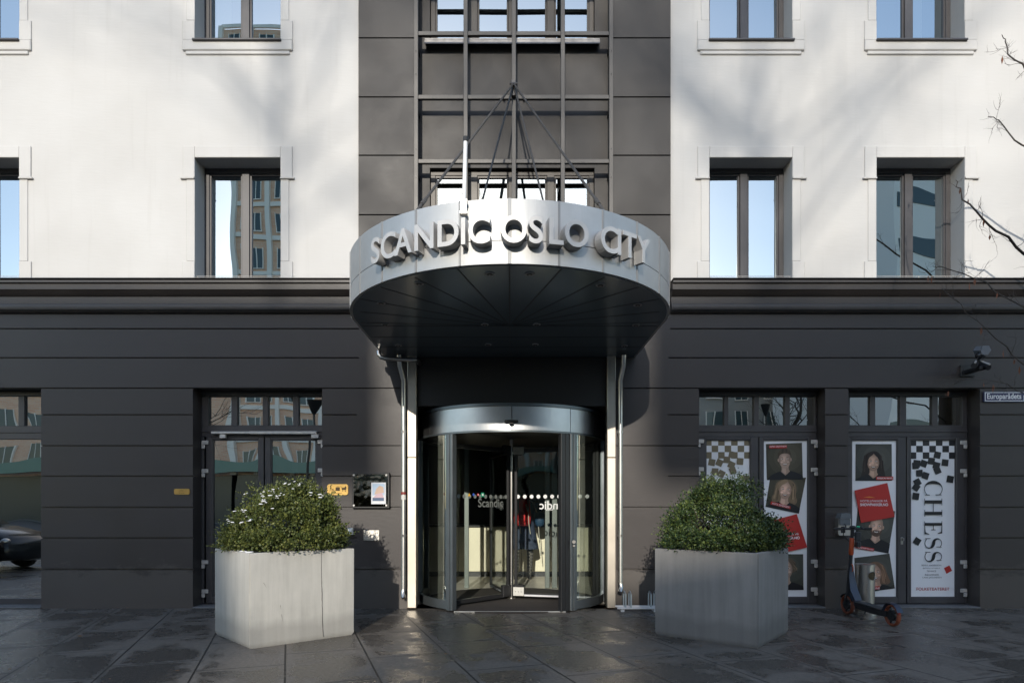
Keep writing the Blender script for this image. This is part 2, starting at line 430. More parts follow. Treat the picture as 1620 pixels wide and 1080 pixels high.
for (a, b, z0, z1) in bayw:
    f = upper_window(a+.002, b-.002, z0, z1-.002, .26, M['bronze'], .001, 3)
    s = MB(); s.box(a-.06, b+.06, .10, .26, z0-.03, z0-.003, .004); s.box(a-.06, b+.06, .10, .106, z0-.075, z0-.031)
    s.build('sill', M['flash'], f)
# lattice of box sections
mb = MB()
for px in (659, 737, 813, 890, 966):
    c = X(px); mb.box(c-.027, c+.027, -.055, .0, 3.6, TOPZ-.3, .004)
lv = [X(px) for px in (659, 737, 813, 890, 966)]
for py in (57, 157, 258):
    z = H(py)
    for a, b in zip(lv, lv[1:]): mb.box(a+.0275, b-.0275, -.05, -.005, z-.027, z+.027, .004)
for z in (8.32, 9.1):
    for a, b in zip(lv, lv[1:]): mb.box(a+.0275, b-.0275, -.05, -.005, z-.027, z+.027, .004)
lat = empty('steel_lattice', (BC, -.03, 3.6), 'grey steel lattice of upright and cross bars over the dark central bay', 'lattice')
mb.build('bar_grid', M['lattice'], lat)
mb = MB()
for zz in (6.02, 7.0, 7.30, 5.65, 4.9):
    for xx in (lv[0], lv[-1]): mb.cyl((xx, -.06, zz), (xx, -.054, zz), .009, 8)
for xx in lv:
    for zz in (H(57)-.12, H(157)-.12, H(258)-.12):
        b2 = MB(); b2.box(xx-.02, xx+.02, .0, .19, zz-.02, zz+.02); b2.build('bracket', M['black'], lat)
mb.build('bolt_row', M['black'], lat, kind='stuff')
for px in (797, 829):
    mb = MB(); mb.box(X(px)-.01, X(px)+.01, .12, .188, H(146), H(139), .002); mb.build('wall_hook', M['black'], hotel)

# ---- dark ground floor: one skin with cut joints and openings
OP = [(-7.9,-6.19,.02,2.90), (-4.19,-2.485,.02,2.90), (-1.36,1.36,.0,2.66), (2.48,4.145,.02,2.90), (4.45,6.185,.02,2.90)]
full = [3.683, 3.30, 2.90, 2.55, 2.142, 1.742, 1.333, .929, .517]
gz = .0095
gro = []
spans = [(-14, -7.9), (-6.19, -4.19), (-2.485, -1.36), (1.36, 2.48), (4.145, 4.45), (6.185, 14)]
for z in (3.683,): gro.append((-14, BX0+.0, z-gz, z+gz)); gro.append((BX1, 14, z-gz, z+gz))
gro.append((-14, -2.0, 3.30-gz, 3.30+gz)); gro.append((2.08, 14, 3.30-gz, 3.30+gz))
gro.append((-14, -1.36, 2.90-gz, 2.90+gz)); gro.append((1.36, 14, 2.90-gz, 2.90+gz))
for z in full[3:]:
    short = z in (2.55, 1.742, .929)
    for a, b in spans:
        if (a, b) == (-2.485, -1.36) and z in (2.55, .929): gro.append((a, -2.03, z-gz, z+gz))
        elif (a, b) == (1.36, 2.48) and z in (2.55, 1.742, .929): gro.append((2.07, b, z-gz, z+gz))
        else: gro.append((a, b, z-gz, z+gz))
mb = MB(); holes_panel(mb, -14, 14, -.05, 3.9, OP+gro, 0, .026)
mb.build('ground_floor_wall', M['dark'], hotel, fix=False)
mb = MB(); holes_panel(mb, -14, 14, -.05, ZC, OP, .026, .30)
mb.build('wall_backing', M['dark'], hotel, fix=False)
# cornice: swept profile each side of the bay
prof = [(a, b-.055 if b > 3.96 else b) for a, b in [(0,3.875),(-.035,3.885),(-.05,3.91),(-.05,3.93),(-.075,3.965),(-.085,4.00),(-.075,4.04),(-.055,4.05),(-.055,4.14),(-.075,4.15),(-.10,4.19),(-.13,4.215),(-.13,4.285),(-.16,4.295),(-.16,4.325),(.0,4.336)]]
for xa, xb in ((-14, BX0-.002), (BX1+.002, 14)):
    mb = MB(); mb.loft([[(xa, y, z) for y, z in prof], [(xb, y, z) for y, z in prof]], cap=True)
    mb.build('cornice', M['cornice'], hotel, smooth=35)
    mb = MB(); mb.box(xa, xb, -.172, .0, ZC+.006, ZC+.014); mb.build('cornice_flashing', M['frame'], hotel)
# building mass behind: rear, sides, roof, storey slab, dark rooms
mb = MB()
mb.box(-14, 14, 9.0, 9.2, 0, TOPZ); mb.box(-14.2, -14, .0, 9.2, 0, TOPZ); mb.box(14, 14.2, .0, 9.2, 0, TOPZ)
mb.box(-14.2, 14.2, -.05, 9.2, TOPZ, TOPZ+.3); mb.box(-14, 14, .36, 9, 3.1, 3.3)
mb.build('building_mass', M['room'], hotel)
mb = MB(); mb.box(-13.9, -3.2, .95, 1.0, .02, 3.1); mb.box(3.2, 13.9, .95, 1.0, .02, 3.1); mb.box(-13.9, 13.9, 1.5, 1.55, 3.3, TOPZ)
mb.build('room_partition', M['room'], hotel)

# ---- ground floor glazed doors
GY = .235
def door_set(name, a, b, doors, transoms, zt0, zt1, zd0, zd1, glasses, hinge_px, closer=None, handle=None):
    """outer frame + transom lights + leaves; glasses in world x"""
    fr = MB(); t = .06
    fr.box(a, b, GY, GY+.07, zt1, 2.898, .004)
    fr.box(a, b, GY, GY+.07, zd1+.001, zt0, .004)                     # transom rail
    fr.box(a, b, GY-.012, GY, (zd1+zt0)/2-.012, (zd1+zt0)/2+.012, .003)
    fr.box(a, a+.035, GY, GY+.07, .03, zd1, .003); fr.box(b-.06, b, GY, GY+.07, .03, zd1, .003)
    e = [a]+[v for tt in transoms for v in tt]+[b]
    for i in range(0, len(e), 2): fr.box(e[i], e[i+1], GY+.001, GY+.069, zt0, zt1, .003)
    for tt in transoms: fr.box(tt[0], tt[1], GY+.02, GY+.05, zt0, zt0+.012); fr.box(tt[0], tt[1], GY+.02, GY+.05, zt1-.012, zt1)
    fr.box(a, b, GY-.05, GY+.09, .0, .028, .004)
    for k in (0.22, .8): fr.box(a+(b-a)*k-.012, a+(b-a)*k+.012, GY-.006, GY, zt0-.045, zt0-.03)
    fo = fr.build(name, M['frame'], hotel)
    for tt in transoms:
        pm = MB(); d = rnd.uniform(-.001, .001); pm.poly([(tt[0], GY+.035-d, zt0), (tt[1], GY+.035+d, zt0), (tt[1], GY+.035+d, zt1), (tt[0], GY+.035-d, zt1)])
        pm.build('pane', M['glass_lo'], fo, fix=False)
    for (da, db), (ga, gb) in zip(doors, glasses):
        lf = MB(); y0 = GY-.008
        lf.box(da, ga, y0, y0+.06, .032, zd1, .005); lf.box(gb, db, y0, y0+.06, .032, zd1, .005)
        lf.box(ga, gb, y0+.0005, y0+.0595, .032, zd0, .005); lf.box(ga, gb, y0+.0005, y0+.0595, H(695, 8.8), zd1, .005)
        for kx in (.25, .8): lf.box(ga+(gb-ga)*kx-.02, ga+(gb-ga)*kx+.02, y0-.006, y0, .09, .10)
        zt = H(695, 8.8)
        # glazing bead
        for q in ((ga, ga+.012, zd0, zt), (gb-.012, gb, zd0, zt), (ga+.012, gb-.012, zd0, zd0+.012), (ga+.012, gb-.012, zt-.012, zt)):
            lf.box(q[0], q[1], y0+.01, y0+.05, q[2], q[3])
        leaf = lf.build('door', M['frame'], hotel)
        pm = MB(); pm.poly([(ga+.01, y0+.03, zd0+.01), (gb-.01, y0+.03, zd0+.01), (gb-.01, y0+.03, zt-.01), (ga+.01, y0+.03, zt-.01)])
        pm.build('pane', M['glass_lo'], leaf, fix=False)
        for (hx, hy) in hinge_px:
            xx = X(hx, 8.8)
            if not (da-.03 <= xx <= db+.03): continue
            s = 1 if xx > (da+db)/2 else -1; zz = H(hy, 8.8)
            hm = MB(); hm.box(xx-.045*1, xx+.045, y0-.022, y0-.001, zz-.0, zz+.055, .006)
            hm.box(xx+(-.045 if s < 0 else .0), xx+(.0 if s < 0 else .045), y0-.026, y0-.001, zz-.055, zz-.001, .006)
            hm.build('hinge', M['hinge'], leaf)
        if handle and da <= X(handle[0], 8.8) <= db:
            hm = MB(); xx = X(handle[0], 8.8); zz = H(handle[1], 8.8)
            hm.box(xx-.017, xx+.017, y0-.008, y0, zz-.05, zz+.05, .004); hm.box(xx-.006, xx+.012, y0-.04, y0-.008, zz+.0, zz+.04, .004)
            hm.build('handle', M['chrome'], leaf)
    if closer:
        c = MB(); x0, x1 = X(closer[0], 8.75), X(closer[1], 8.75); z = H(684, 8.75)
        c.box(x0, x0+(x1-x0)*.36, GY-.075, GY-.012, z-.016, z+.016, .004); c.box(x0+(x1-x0)*.36, x1, GY-.07, GY-.02, z-.02, z+.02, .005)
        c.box(X(338), X(347.5), GY-.07, GY-.012, z-.075, z-.022, .005); c.box(X(486), X(498), GY-.07, GY-.012, z-.075, z-.024, .005)
        c.build('door_closer', M['hinge'], fo)
    return fo
def x8(px): return X(px, 8.83)
zt = (H(673.5, 8.83), H(626.5, 8.83)); zd0 = H(944.5, 8.83); zd1 = H(691, 8.83)
door_set('door_frame', -4.19, -2.487, [(x8(327), x8(418)), (x8(420), x8(512))], [(x8(330), x8(366.5)), (x8(376), x8(416)), (x8(425), x8(464)), (x8(473), x8(509.5))],
         *zt, zd0, zd1, [(x8(337), x8(410)), (x8(429), x8(500.5))], [(324.5, 703), (324.5, 748), (324.5, 892), (324.5, 938), (508, 702), (508, 747)], closer=(334, 501))
door_set('door_frame', 2.482, 4.14, [(x8(1104), x8(1199)), (x8(1200.5), x8(1291))], [(x8(1106), x8(1145)), (x8(1152), x8(1192)), (x8(1200), x8(1241)), (x8(1249), x8(1288))],
         *zt, zd0, zd1, [(x8(1116), x8(1187)), (x8(1206.5), x8(1278))], [(1108, 701), (1108, 745), (1288, 702), (1288, 746), (1288, 891), (1288, 935)])
door_set('door_frame', 4.452, 6.183, [(x8(1336), x8(1432)), (x8(1433.5), x8(1526))], [(x8(1344), x8(1375.5)), (x8(1384), x8(1423)), (x8(1433), x8(1474)), (x8(1483), x8(1521))],
         *zt, zd0, zd1, [(x8(1346), x8(1419)), (x8(1439), x8(1511.5))], [(1524, 703), (1524, 748), (1524, 892), (1524, 937)], handle=(1427, 855))
# plain fixed shop window at the left edge
fr = MB(); a, b = -7.9, -6.192
fr.box(a, b, GY, GY+.07, zt[1], 2.898, .004); fr.box(a, b, GY, GY+.07, zd1-.03, zt[0], .004); fr.box(a, b, GY-.012, GY, (zd1+zt[0])/2-.02, (zd1+zt[0])/2, .003)
e = [a, a+.06, x8(-36), x8(-28), x8(30), x8(39.5), b-.03, b]
for i in range(0, len(e), 2): fr.box(e[i], e[i+1], GY+.001, GY+.069, zt[0], zt[1], .003)
fr.box(a, a+.06, GY, GY+.07, .1, zd1-.031, .003); fr.box(b-.03, b, GY, GY+.07, .1, zd1-.031, .003); fr.box(a, b, GY, GY+.07, .02, .10, .004)
fo = fr.build('window', M['frame'], hotel)
for q in ((a+.06, b-.03, .1, zd1-.03), (e[1], e[2], *zt), (e[3], e[4], *zt), (e[5], e[6], *zt)):
    pm = MB(); pm.poly([(q[0], GY+.035, q[2]), (q[1], GY+.035, q[2]), (q[1], GY+.035, q[3]), (q[0], GY+.035, q[3])]); pm.build('pane', M['glass_lo'], fo, fix=False)
# thresholds
for (a, b, _, _) in (OP[0], OP[1], OP[3], OP[4]):
    mb = MB(); mb.box(a-.0, b+.0, -.02, .30, .0, .022, .006); mb.build('threshold', M['plinth'], hotel)
# curtain strip behind the last transom light
c = MB(); n = 30; xa, xb = x8(1486), x8(1519)
for j in range(n):
    p0, p1 = xa+(xb-xa)*j/n, xa+(xb-xa)*(j+1)/n; f0, f1 = .33+.012*math.sin(j*1.3), .33+.012*math.sin((j+1)*1.3)
    c.poly([(p0, f0, 2.2), (p1, f1, 2.2), (p1, f1, 2.88), (p0, f0, 2.88)])
c.build('curtain', mat('beige_curtain', (.30,.24,.17), .9), hotel, fix=False, smooth=True)

# ================================================================ ENTRANCE: posts, lintel, revolving door
for px0, px1 in ((646, 660), (959, 972.5)):
    mb = MB(); a, b = X(px0), X(px1)
    mb.box(a, b, -.09, .05, .02, 1.98, .006); mb.box(a, b, -.09, .05, 1.985, 3.31, .006)
    for z in (.5, 1.2, 1.9, 2.5, 3.0): mb.cyl(((a+b)/2-.02, -.092, z), ((a+b)/2-.02, -.089, z), .007, 8)
    mb.build('entrance_post', M['steel'], hotel)
mb = MB(); mb.box(-1.229, 1.255, -.03, -.001, 2.66, 3.30, .004); mb.build('lintel_panel', mat('lintel_black', (.022,.02,.02), .5), hotel)
RC = Vector((X(809, 9.43), 9.43-FZ, 0)); RR = 1.30
def pol(r, deg, z): return (RC.x+r*math.cos(R(deg)), RC.y+r*math.sin(R(deg)), z)
rd = empty('revolving_door', (RC.x, RC.y, 0), 'round steel and glass revolving door under the canopy, one wing swung toward the street', 'revolving door')
WORG[rd.name] = Vector((RC.x, RC.y, 0))
def arc(r, a0, a1, n): return [(r, a0+(a1-a0)*i/n) for i in range(n+1)]
def ringwall(mb, r0, r1, a0, a1, z0, z1, n):
    rings = []
    for i in range(n+1):
        a = a0+(a1-a0)*i/n; rings.append([pol(r0, a, z0), pol(r1, a, z0), pol(r1, a, z1), pol(r0, a, z1)])
    mb.loft(rings, cap=(abs(a1-a0) < 359.9))
mb = MB()
segs = [(150, 213), (213.4, 270), (270.4, 305), (305.4, 326.5), (326.9, 390)]
for a0, a1 in segs: ringwall(mb, RR-.02, RR+.012, a0, a1, 2.30, 2.595, 16)
mb.build('drum_header', M['drum'], rd, smooth=30)
mb = MB(); ringwall(mb, RR-.05, RR+.03, 150, 390, 2.598, 2.635, 60); ringwall(mb, RR-.04, RR+.02, 150, 390, 2.275, 2.298, 60)
mb.build('header_rim', M['doorframe'], rd, smooth=30)
mb = MB(); n = 64; mb.loft([[pol(RR-.03, 360*i/n, 2.31) for i in range(n)], [pol(RR-.03, 360*i/n, 2.33) for i in range(n)]]); mb.build('drum_ceiling', M['doordark'], rd)
mb = MB(); mb.loft([[pol(RR-.03, 360*i/n, 2.60) for i in range(n)], [pol(RR-.03, 360*i/n, 2.62) for i in range(n)]]); mb.build('drum_roof', M['doordark'], rd)
mb = MB(); mb.loft([[pol(RR-.04, 360*i/n, .003) for i in range(n)], [pol(RR-.04, 360*i/n, .012) for i in range(n)]]); mb.build('door_mat', mat('dark_mat', (.028,.022,.019), .95, 0, .3, 40), rd)
# curved side walls
for a0, a1, sgn in ((166, 233.5, -1), (306.5, 374, 1)):
    g = MB(); nn = 24
    rings = [[pol(RR, a0+(a1-a0)*i/nn, .13), pol(RR, a0+(a1-a0)*i/nn, 2.28)] for i in range(nn+1)]
    g.loft(rings, cap=False, closed=False); g.build('curved_glass', M['glass_door'], rd, smooth=True, fix=False)
    b_ = MB(); ringwall(b_, RR-.03, RR+.025, a0, a1, .02, .13, nn); b_.build('curved_rail', M['doorframe'], rd, smooth=30)
    inner = a1 if sgn < 0 else a0
    for da, wdt, dep in ((0, .11, .07),):
        q = MB(); a = inner; c = Vector(pol(RR, a, 0))
        Mx = Matrix.Translation(c) @ Matrix.Rotation(R(a+90), 4, 'Z')
        q.box(-.055, .055, -.05, .04, .01, 2.275, .006, Mx); q.box(-.012, .012, -.062, -.05, .01, 2.27, .002, Mx)
        q.build('door_post', M['doorframe'], rd)
        if sgn > 0:
            q = MB(); q.box(-.20, -.058, -.03, .03, .01, 2.27, .004, Mx); q.box(-.13, -.12, -.036, -.031, .01, 2.27, 0, Mx); q.build('folded_night_door', M['doordark'], rd)
    mid_a = 190 if sgn < 0 else 350
    for a in (mid_a, 166 if sgn < 0 else 374):
        q = MB(); c = Vector(pol(RR, a, 0)); Mx = Matrix.Translation(c) @ Matrix.Rotation(R(a+90), 4, 'Z')
        q.box(-.028, .028, -.04, .03, .01, 2.275, .005, Mx); q.build('door_post', M['doorframe'], rd)
# centre shaft with hub
mb = MB(); mb.tube([(RC.x, RC.y, .0), (RC.x, RC.y, .02)], .06, 20); mb.tube([(RC.x, RC.y, .02), (RC.x, RC.y, 2.31)], .030, 20); mb.tube([(RC.x, RC.y, 2.10), (RC.x, RC.y, 2.13)], .05, 20)
mb.build('centre_shaft', M['chrome'], rd, smooth=40)
wings = {}
for a, fm in ((226, M['doordark']), (346, M['doordark']), (106, M['doordark'])):
    Mx = Matrix.Translation(RC) @ Matrix.Rotation(R(a), 4, 'Z')
    q = MB()
    q.box(.05, 1.22, -.02, .02, .045, .10, .004, Mx); q.box(.05, 1.22, -.02, .02, 2.12, 2.18, .004, Mx)
    q.box(.05, .09, -.02, .02, .10, 2.12, .004, Mx); q.box(1.18, 1.22, -.02, .02, .10, 2.12, .004, Mx)
    q.box(.03, .19, -.032, .032, .05, .22, .006, Mx); q.box(.03, .17, -.03, .03, 2.08, 2.22, .006, Mx)
    wf = q.build('wing', fm, rd)
    q = MB(); pts = [Mx @ Vector(c) for c in ((.09, 0, .1), (1.18, 0, .1), (1.18, 0, 2.12), (.09, 0, 2.12))]; q.poly(pts); q.build('wing_glass', M['glass_wing'], wf, fix=False)
    q = MB(); q.box(1.221, 1.26, -.006, .006, .03, 2.25, 0, Mx); q.build('brush_seal', M['black'], wf)
    wings[a] = (wf, Mx)
# white foot rail, plate with three dots, decals on the right wing
wf, Mx = wings[346]
q = MB(); q.box(.2, 1.16, -.05, -.021, .058, .083, .003, Mx); q.build('kick_rail', M['paper'], wf)
q = MB(); q.box(.035, .195, -.044, -.033, .06, .185, .004, Mx); q.box(.035, .195, -.042, -.031, 2.09, 2.2, .004, Mx); q.build('hub_plate', M['switch'], wf)
q = MB()
for i in (-1, 0, 1): q.cyl(Mx @ Vector((.115+i*.04, -.047, .12)), Mx @ Vector((.115+i*.04, -.0441, .12)), .006, 8)
q.build('screw', M['black'], wf)
M['decal'] = mat('frosted_white_film', (.75,.75,.74), .7); M['decalg'] = mat('frosted_grey_film', (.16,.17,.16), .7)
def decal_row(Mx, x0, dx, n, z, r, mt, wf, y=-.004):
    q = MB()
    for i in range(n):
        c = Vector((x0+i*dx, y, z)); q.poly([Mx @ (c+Vector((r*math.cos(2*math.pi*k/16), 0, r*math.sin(2*math.pi*k/16)))) for k in range(16)])
    return q.build('dot_decal', mt, wf, fix=False)
decal_row(Mx, .10, .10, 11, H(785, 9.3), .028, M['decal'], wf)
def wing_text(Mx, txt, xc, z, h, mt, wf, flip=False, y=-.005):
    me = text_mesh(txt, 1, offset=.012); xs = [v.co.x for v in me.vertices]; ys = [v.co.y for v in me.vertices]
    s = h/(max(ys)-min(ys)); C0 = Matrix.Translation((-(max(xs)+min(xs))/2, -(max(ys)+min(ys))/2, 0))
    MM = Mx @ Matrix.Translation((xc, y, z)) @ FRONT @ Matrix.Diagonal(((-s if flip else s), s, 1, 1)) @ C0
    q = MB(); q.mesh_from(me, MM); o = q.build('lettering', mt, wf, fix=False); bpy.data.meshes.remove(me); return o
wing_text(Mx, 'Scandic', .66, H(798.5, 9.2), .12, M['decal'], wf, True)
wing_text(Mx, 'hotels', .56, H(805.5, 9.2), .03, M['decal'], wf, True)
wf2, Mx2 = wings[226]
# front-left wing is seen from inside its glass: mirror the local x so that text reads from the street
Mx2f = Mx2 @ Matrix.Rotation(math.pi, 4, 'Z')
decal_row(Mx2, .12, .10, 10, H(785, 9.0), .028, M['decalg'], wf2, .004)
wing_text(Mx2f, 'Scandic', -.42, H(795, 9.0), .12, M['decalg'], wf2)
# stickers near the left post
for i, (px, c) in enumerate(((741, (.8,.45,.02)), (747.5, (.03,.10,.5)), (754.5, (.6,.03,.03)), (761.5, (.0,.28,.14)))):
    q = MB(); z = H(781.5, 8.7); x0 = X(px, 8.72); t = (x0-RC.x)/math.cos(R(226))
    xl = (x0-RC.x)/math.cos(R(226)); s = .022 if i < 3 else .03
    if i == 0: pts = [(-s, -s), (s, -s), (0, s)]
    elif i == 3: pts = [(-s, -s), (s, -s), (s, s), (-s, s)]
    else: pts = [(s*.85*math.cos(2*math.pi*k/16), s*.85*math.sin(2*math.pi*k/16)) for k in range(16)]
    q.poly([Mx2 @ Vector((xl+a, .006, z+b)) for a, b in pts])
    if i >= 2:
        q.mi = 1; q.poly([Mx2 @ Vector((xl+a*.5, .009, z+b*.5)) for a, b in pts])
    q.build('sticker', [mat('sticker_%d' % i, c, .5), M['decal']], wf2, fix=False)
# sensor on the header
q = MB(); c = Vector(pol(RR+.03, 270, H(668, 8.12))); q.box(c.x-.085, c.x+.085, c.y-.035, c.y+.02, c.z-.006, c.z+.026, .008); q.box(c.x-.03, c.x+.03, c.y-.05, c.y, c.z-.03, c.z-.0065, .01)
q.build('motion_sensor', M['black'], rd)
q = MB(); q.box(X(718, 8.28), X(895, 8.28), 8.28-FZ-.02, 8.28-FZ+.01, .004, .014, .003); q.build('floor_strip', mat('bright_floor_strip', (.62,.62,.6), .35, .5), rd)
q = MB(); c = Vector(pol(RR-.02, 306.5, H(856, 8.4))); q.cyl((c.x+.035, c.y-.11, c.z), (c.x+.035, c.y-.055, c.z), .022, 14); q.cyl((c.x+.035, c.y-.11, c.z-.05), (c.x+.035, c.y-.055, c.z-.05), .014, 14); q.build('lock', M['chrome'], rd)
# reveal around the drum
mb = MB(); mb.box(-1.46, -1.362, .33, 2.3, 0, 2.66); mb.box(1.362, 1.46, .33, 2.3, 0, 2.66); mb.box(-1.46, 1.46, .33, 2.3, 2.661, 2.75)
mb.build('entrance_reveal', M['doordark'], hotel)
# lobby
M['lobbyfloor'] = mat('lobby_stone', (.55,.52,.46), .35, 0, .15, 3); M['desk'] = mat('desk_cream', (.80,.74,.57), .5, 0, .05, 3)
mb = MB(); mb.poly([(-3.2,.4,.004),(3.2,.4,.004),(3.2,9,.004),(-3.2,9,.004)]); mb.build('lobby_floor', M['lobbyfloor'], hotel)
mb = MB(); mb.box(-3.2,-3.1,.95,9,0.01,3.09); mb.box(3.1,3.2,.95,9,.01,3.09); mb.box(-3.1,3.1,6.5,6.6,.01,3.09); mb.box(-3.1,3.1,2.3,9,3.0,3.09)
mb.build('lobby_wall', mat('lobby_dark_wall', (.08,.066,.055), .6), hotel)
# inner portal with door posts
q = MB()
for x0, x1 in ((X(862, 10.7), X(869, 10.7)), (X(873, 10.7), X(881, 10.7)), (X(735, 10.7), X(742, 10.7))): q.box(x0, x1, 2.05, 2.12, .01, 2.3, .004)
q.box(X(735,10.7), X(881,10.7), 2.04, 2.13, 2.301, 2.42, .004)
q.build('inner_portal', mat('pale_green_frame', (.16,.18,.17), .4, .3), hotel)
desk = empty('reception_desk', (.2, 4.1, 0), 'cream reception desk seen through the revolving door', 'desk')
mb = MB()
for i in range(4): mb.box(-2.2+i*1.2+.004, -1.0+i*1.2-.004, 3.85, 4.5, .10, .95, .01)
mb.build('front_panel', M['desk'], desk)
mb = MB(); mb.box(-2.25, 2.65, 3.80, 4.55, .952, .99, .008); mb.build('desk_top', M['doordark'], desk)
mb = MB(); mb.box(-2.18, 2.58, 3.9, 4.45, .005, .098); mb.build('kick_board', M['doordark'], desk)

# dead leaves and grit blown against the wall foot
rl = random.Random(9); M['leafl'] = mat('brown_litter_leaf', (.20,.10,.04), .8, 0, .3, 20)
q = MB()
def lyl(cx, cy, n, sx, sy):
    for i in range(n):
        c = Vector((cx+rl.gauss(0, sx), cy-abs(rl.gauss(0, sy)), .012+rl.random()*.012)); a = rl.uniform(0, 6.28); s_ = rl.uniform(.012, .026)
        u = Vector((math.cos(a), math.sin(a), rl.uniform(-.2,.2)))*s_; v_ = Vector((-math.sin(a), math.cos(a), rl.uniform(-.3,.3)))*s_*.6
        q.poly([c-u, c-v_, c+u, c+v_])
lyl(-1.30, -.03, 16, .05, .05); lyl(1.32, -.03, 18, .06, .05); lyl(0, -1.6, 34, 3.2, 1.0); lyl(-4.5, -.02, 16, 1.8, .05); lyl(4.6, -.02, 18, 1.6, .05)
q.build('leaf_litter', M['leafl'], None, fix=False, kind='stuff', label='small brown dead leaves scattered on the pavers and wall foot', cat='leaves')
# ================================================================ CANOPY
CZ, CRr = 6.93-FZ, 1.655; CX = X(806.5, 6.9); U0, U1 = 3.31, 3.84
can = empty('entrance_canopy', (CX, 0, U0), 'half round aluminium canopy with large raised hotel name letters over the door', 'canopy')
def cp(a, r=CRr): return (CX+r*math.sin(R(a)), CZ-r*math.cos(R(a)))       # a=0 toward street
step = 14.2
outline = []
angs = [i*step/4 for i in range(-25, 26)]                                # up to +-88.75
pts = [(CX-CRr, -.001)]+[cp(a) for a in angs]+[(CX+CRr, -.001)]
# fascia panels separated by seams
seams = [-CRr*0]; sa = [-92]+[step*k for k in range(-6, 7)]+[92]
zmid = 3.50
def strip(mb, pl, z0, z1, t=.03):
    rings = []
    for i, p in enumerate(pl):
        a = Vector(pl[max(i-1, 0)]); b = Vector(pl[min(i+1, len(pl)-1)]); d = (b-a).normalized(); n = Vector((-d.y, d.x))*t
        rings.append([(p[0], p[1], z0), (p[0]+n.x, p[1]+n.y, z0), (p[0]+n.x, p[1]+n.y, z1), (p[0], p[1], z1)])
    mb.loft(rings)
def panel_pts(a0, a1):
    g = .13; return [cp(a0+g+(a1-a0-2*g)*i/6) for i in range(7)]
fas = MB()
for k in range(-6, 6):
    pl = panel_pts(step*k, step*(k+1))
    strip(fas, pl, U0+.002, zmid-.003); strip(fas, pl, zmid+.003, U1-.002)
for s in (-1, 1):
    a6 = cp(s*(step*6+.13)); ye = [a6[1], CZ+.3, CZ+.92, -.0]
    for y0, y1 in zip(ye, ye[1:]):
        pl = [(CX+s*CRr, y0+.004), (CX+s*CRr, y1-.004)]
        if s < 0: pl = pl[::-1]
        strip(fas, pl, U0+.002, zmid-.003); strip(fas, pl, zmid+.003, U1-.002)
fas.build('fascia', M['alu'], can, smooth=20)
core = MB(); inn = [(CX-(CRr-.035), -.002)]+[cp(a, CRr-.035) for a in angs]+[(CX+(CRr-.035), -.002)]
core.loft([[(x, y, U0+.012) for x, y in inn], [(x, y, U1-.06) for x, y in inn]]); core.build('canopy_core', M['doordark'], can)
# rolled steel edge top and seams covers
for k in range(-6, 7):
    mb = MB(); a = step*k; c = cp(a, CRr+.003); Mx = Matrix.Translation((c[0], c[1], 0)) @ Matrix.Rotation(R(a), 4, 'Z')
    mb.box(-.009 if k else -.016, .009 if k else .016, -.003, .004, U0, U1, .001, Mx)
    mb.build('seam_cover', M['seam'], can)
# soffit: glossy panels with radiating seams
sf = MB(); so_ = [(CX-(CRr-.03), -.003)]+[cp(a, CRr-.03) for a in angs]+[(CX+(CRr-.03), -.003)]
sf.loft([[(x, y, U0-.004) for x, y in so_], [(x, y, U0+.010) for x, y in so_]]); sf.build('soffit', M['soffit'], can)
mb = MB()
for k in range(-6, 7):
    a = step*k; Mx = Matrix.Translation((CX, CZ+.15, 0)) @ Matrix.Rotation(R(a), 4, 'Z')
    mb.box(-.006, .006, -(CRr+.15 if abs(a) < 20 else CRr+.10 if abs(a) < 60 else CRr-.01)+.05, -.05, U0-.0065, U0-.0045, 0, Mx)
for yy in (CZ+.15, CZ+.62, CZ+1.1): mb.box(CX-CRr+.05, CX+CRr-.05, yy-.004, yy+.004, U0-.0072, U0-.0048)
mb.box(CX-.004, CX+.004, CZ+.16, -.02, U0-.007, U0-.005)
mb.build('soffit_seam', M['soffitseam'], can)
h_ = U0-CH
for px, py in ((775,432),(838,432),(663,447),(950,449.5),(603,478),(1009,481),(609,512),(767,512),(849,512),(1006,513),(630,545),(772,544),(847,544),(988,546)):
    Z = F*h_/(CYP-py); c = Vector((X(px, Z), Z-FZ, U0))
    q = MB(); q.cyl((c.x, c.y, U0-.012), (c.x, c.y, U0-.003), .042, 20); q.mi = 1; q.cyl((c.x, c.y, U0-.016), (c.x, c.y, U0-.0125), .026, 16)
    q.mi = 2; q.cyl((c.x, c.y, U0-.018), (c.x, c.y, U0-.0165), .010, 10)
    q.build('downlight', [M['lamp_rim'], M['black'], M['hinge']], can)
# tie rods
anc = Vector((X(812.5), -.11, H(141)))
for (x, y, z) in ((CX-.79, CZ-1.42, U1), (CX+.80, CZ-1.42, U1), (CX-.55, CZ+.25, U1-.05), (CX+.60, CZ+.25, U1-.05)):
    q = MB(); d = Vector((x, y, z)); q.tube([anc, d], .0125, 8); e = (d-anc).normalized()
    q.tube([d-e*.28, d-e*.16], .018, 8); q.build('tie_rod', M['lattice'], can, smooth=True)
q = MB(); q.box(anc.x-.03, anc.x+.03, -.12, -.056, anc.z-.16, anc.z+.05, .005); q.cyl((anc.x-.05, anc.y, anc.z), (anc.x+.05, anc.y, anc.z), .014, 10); q.build('rod_anchor', M['frame'], can)
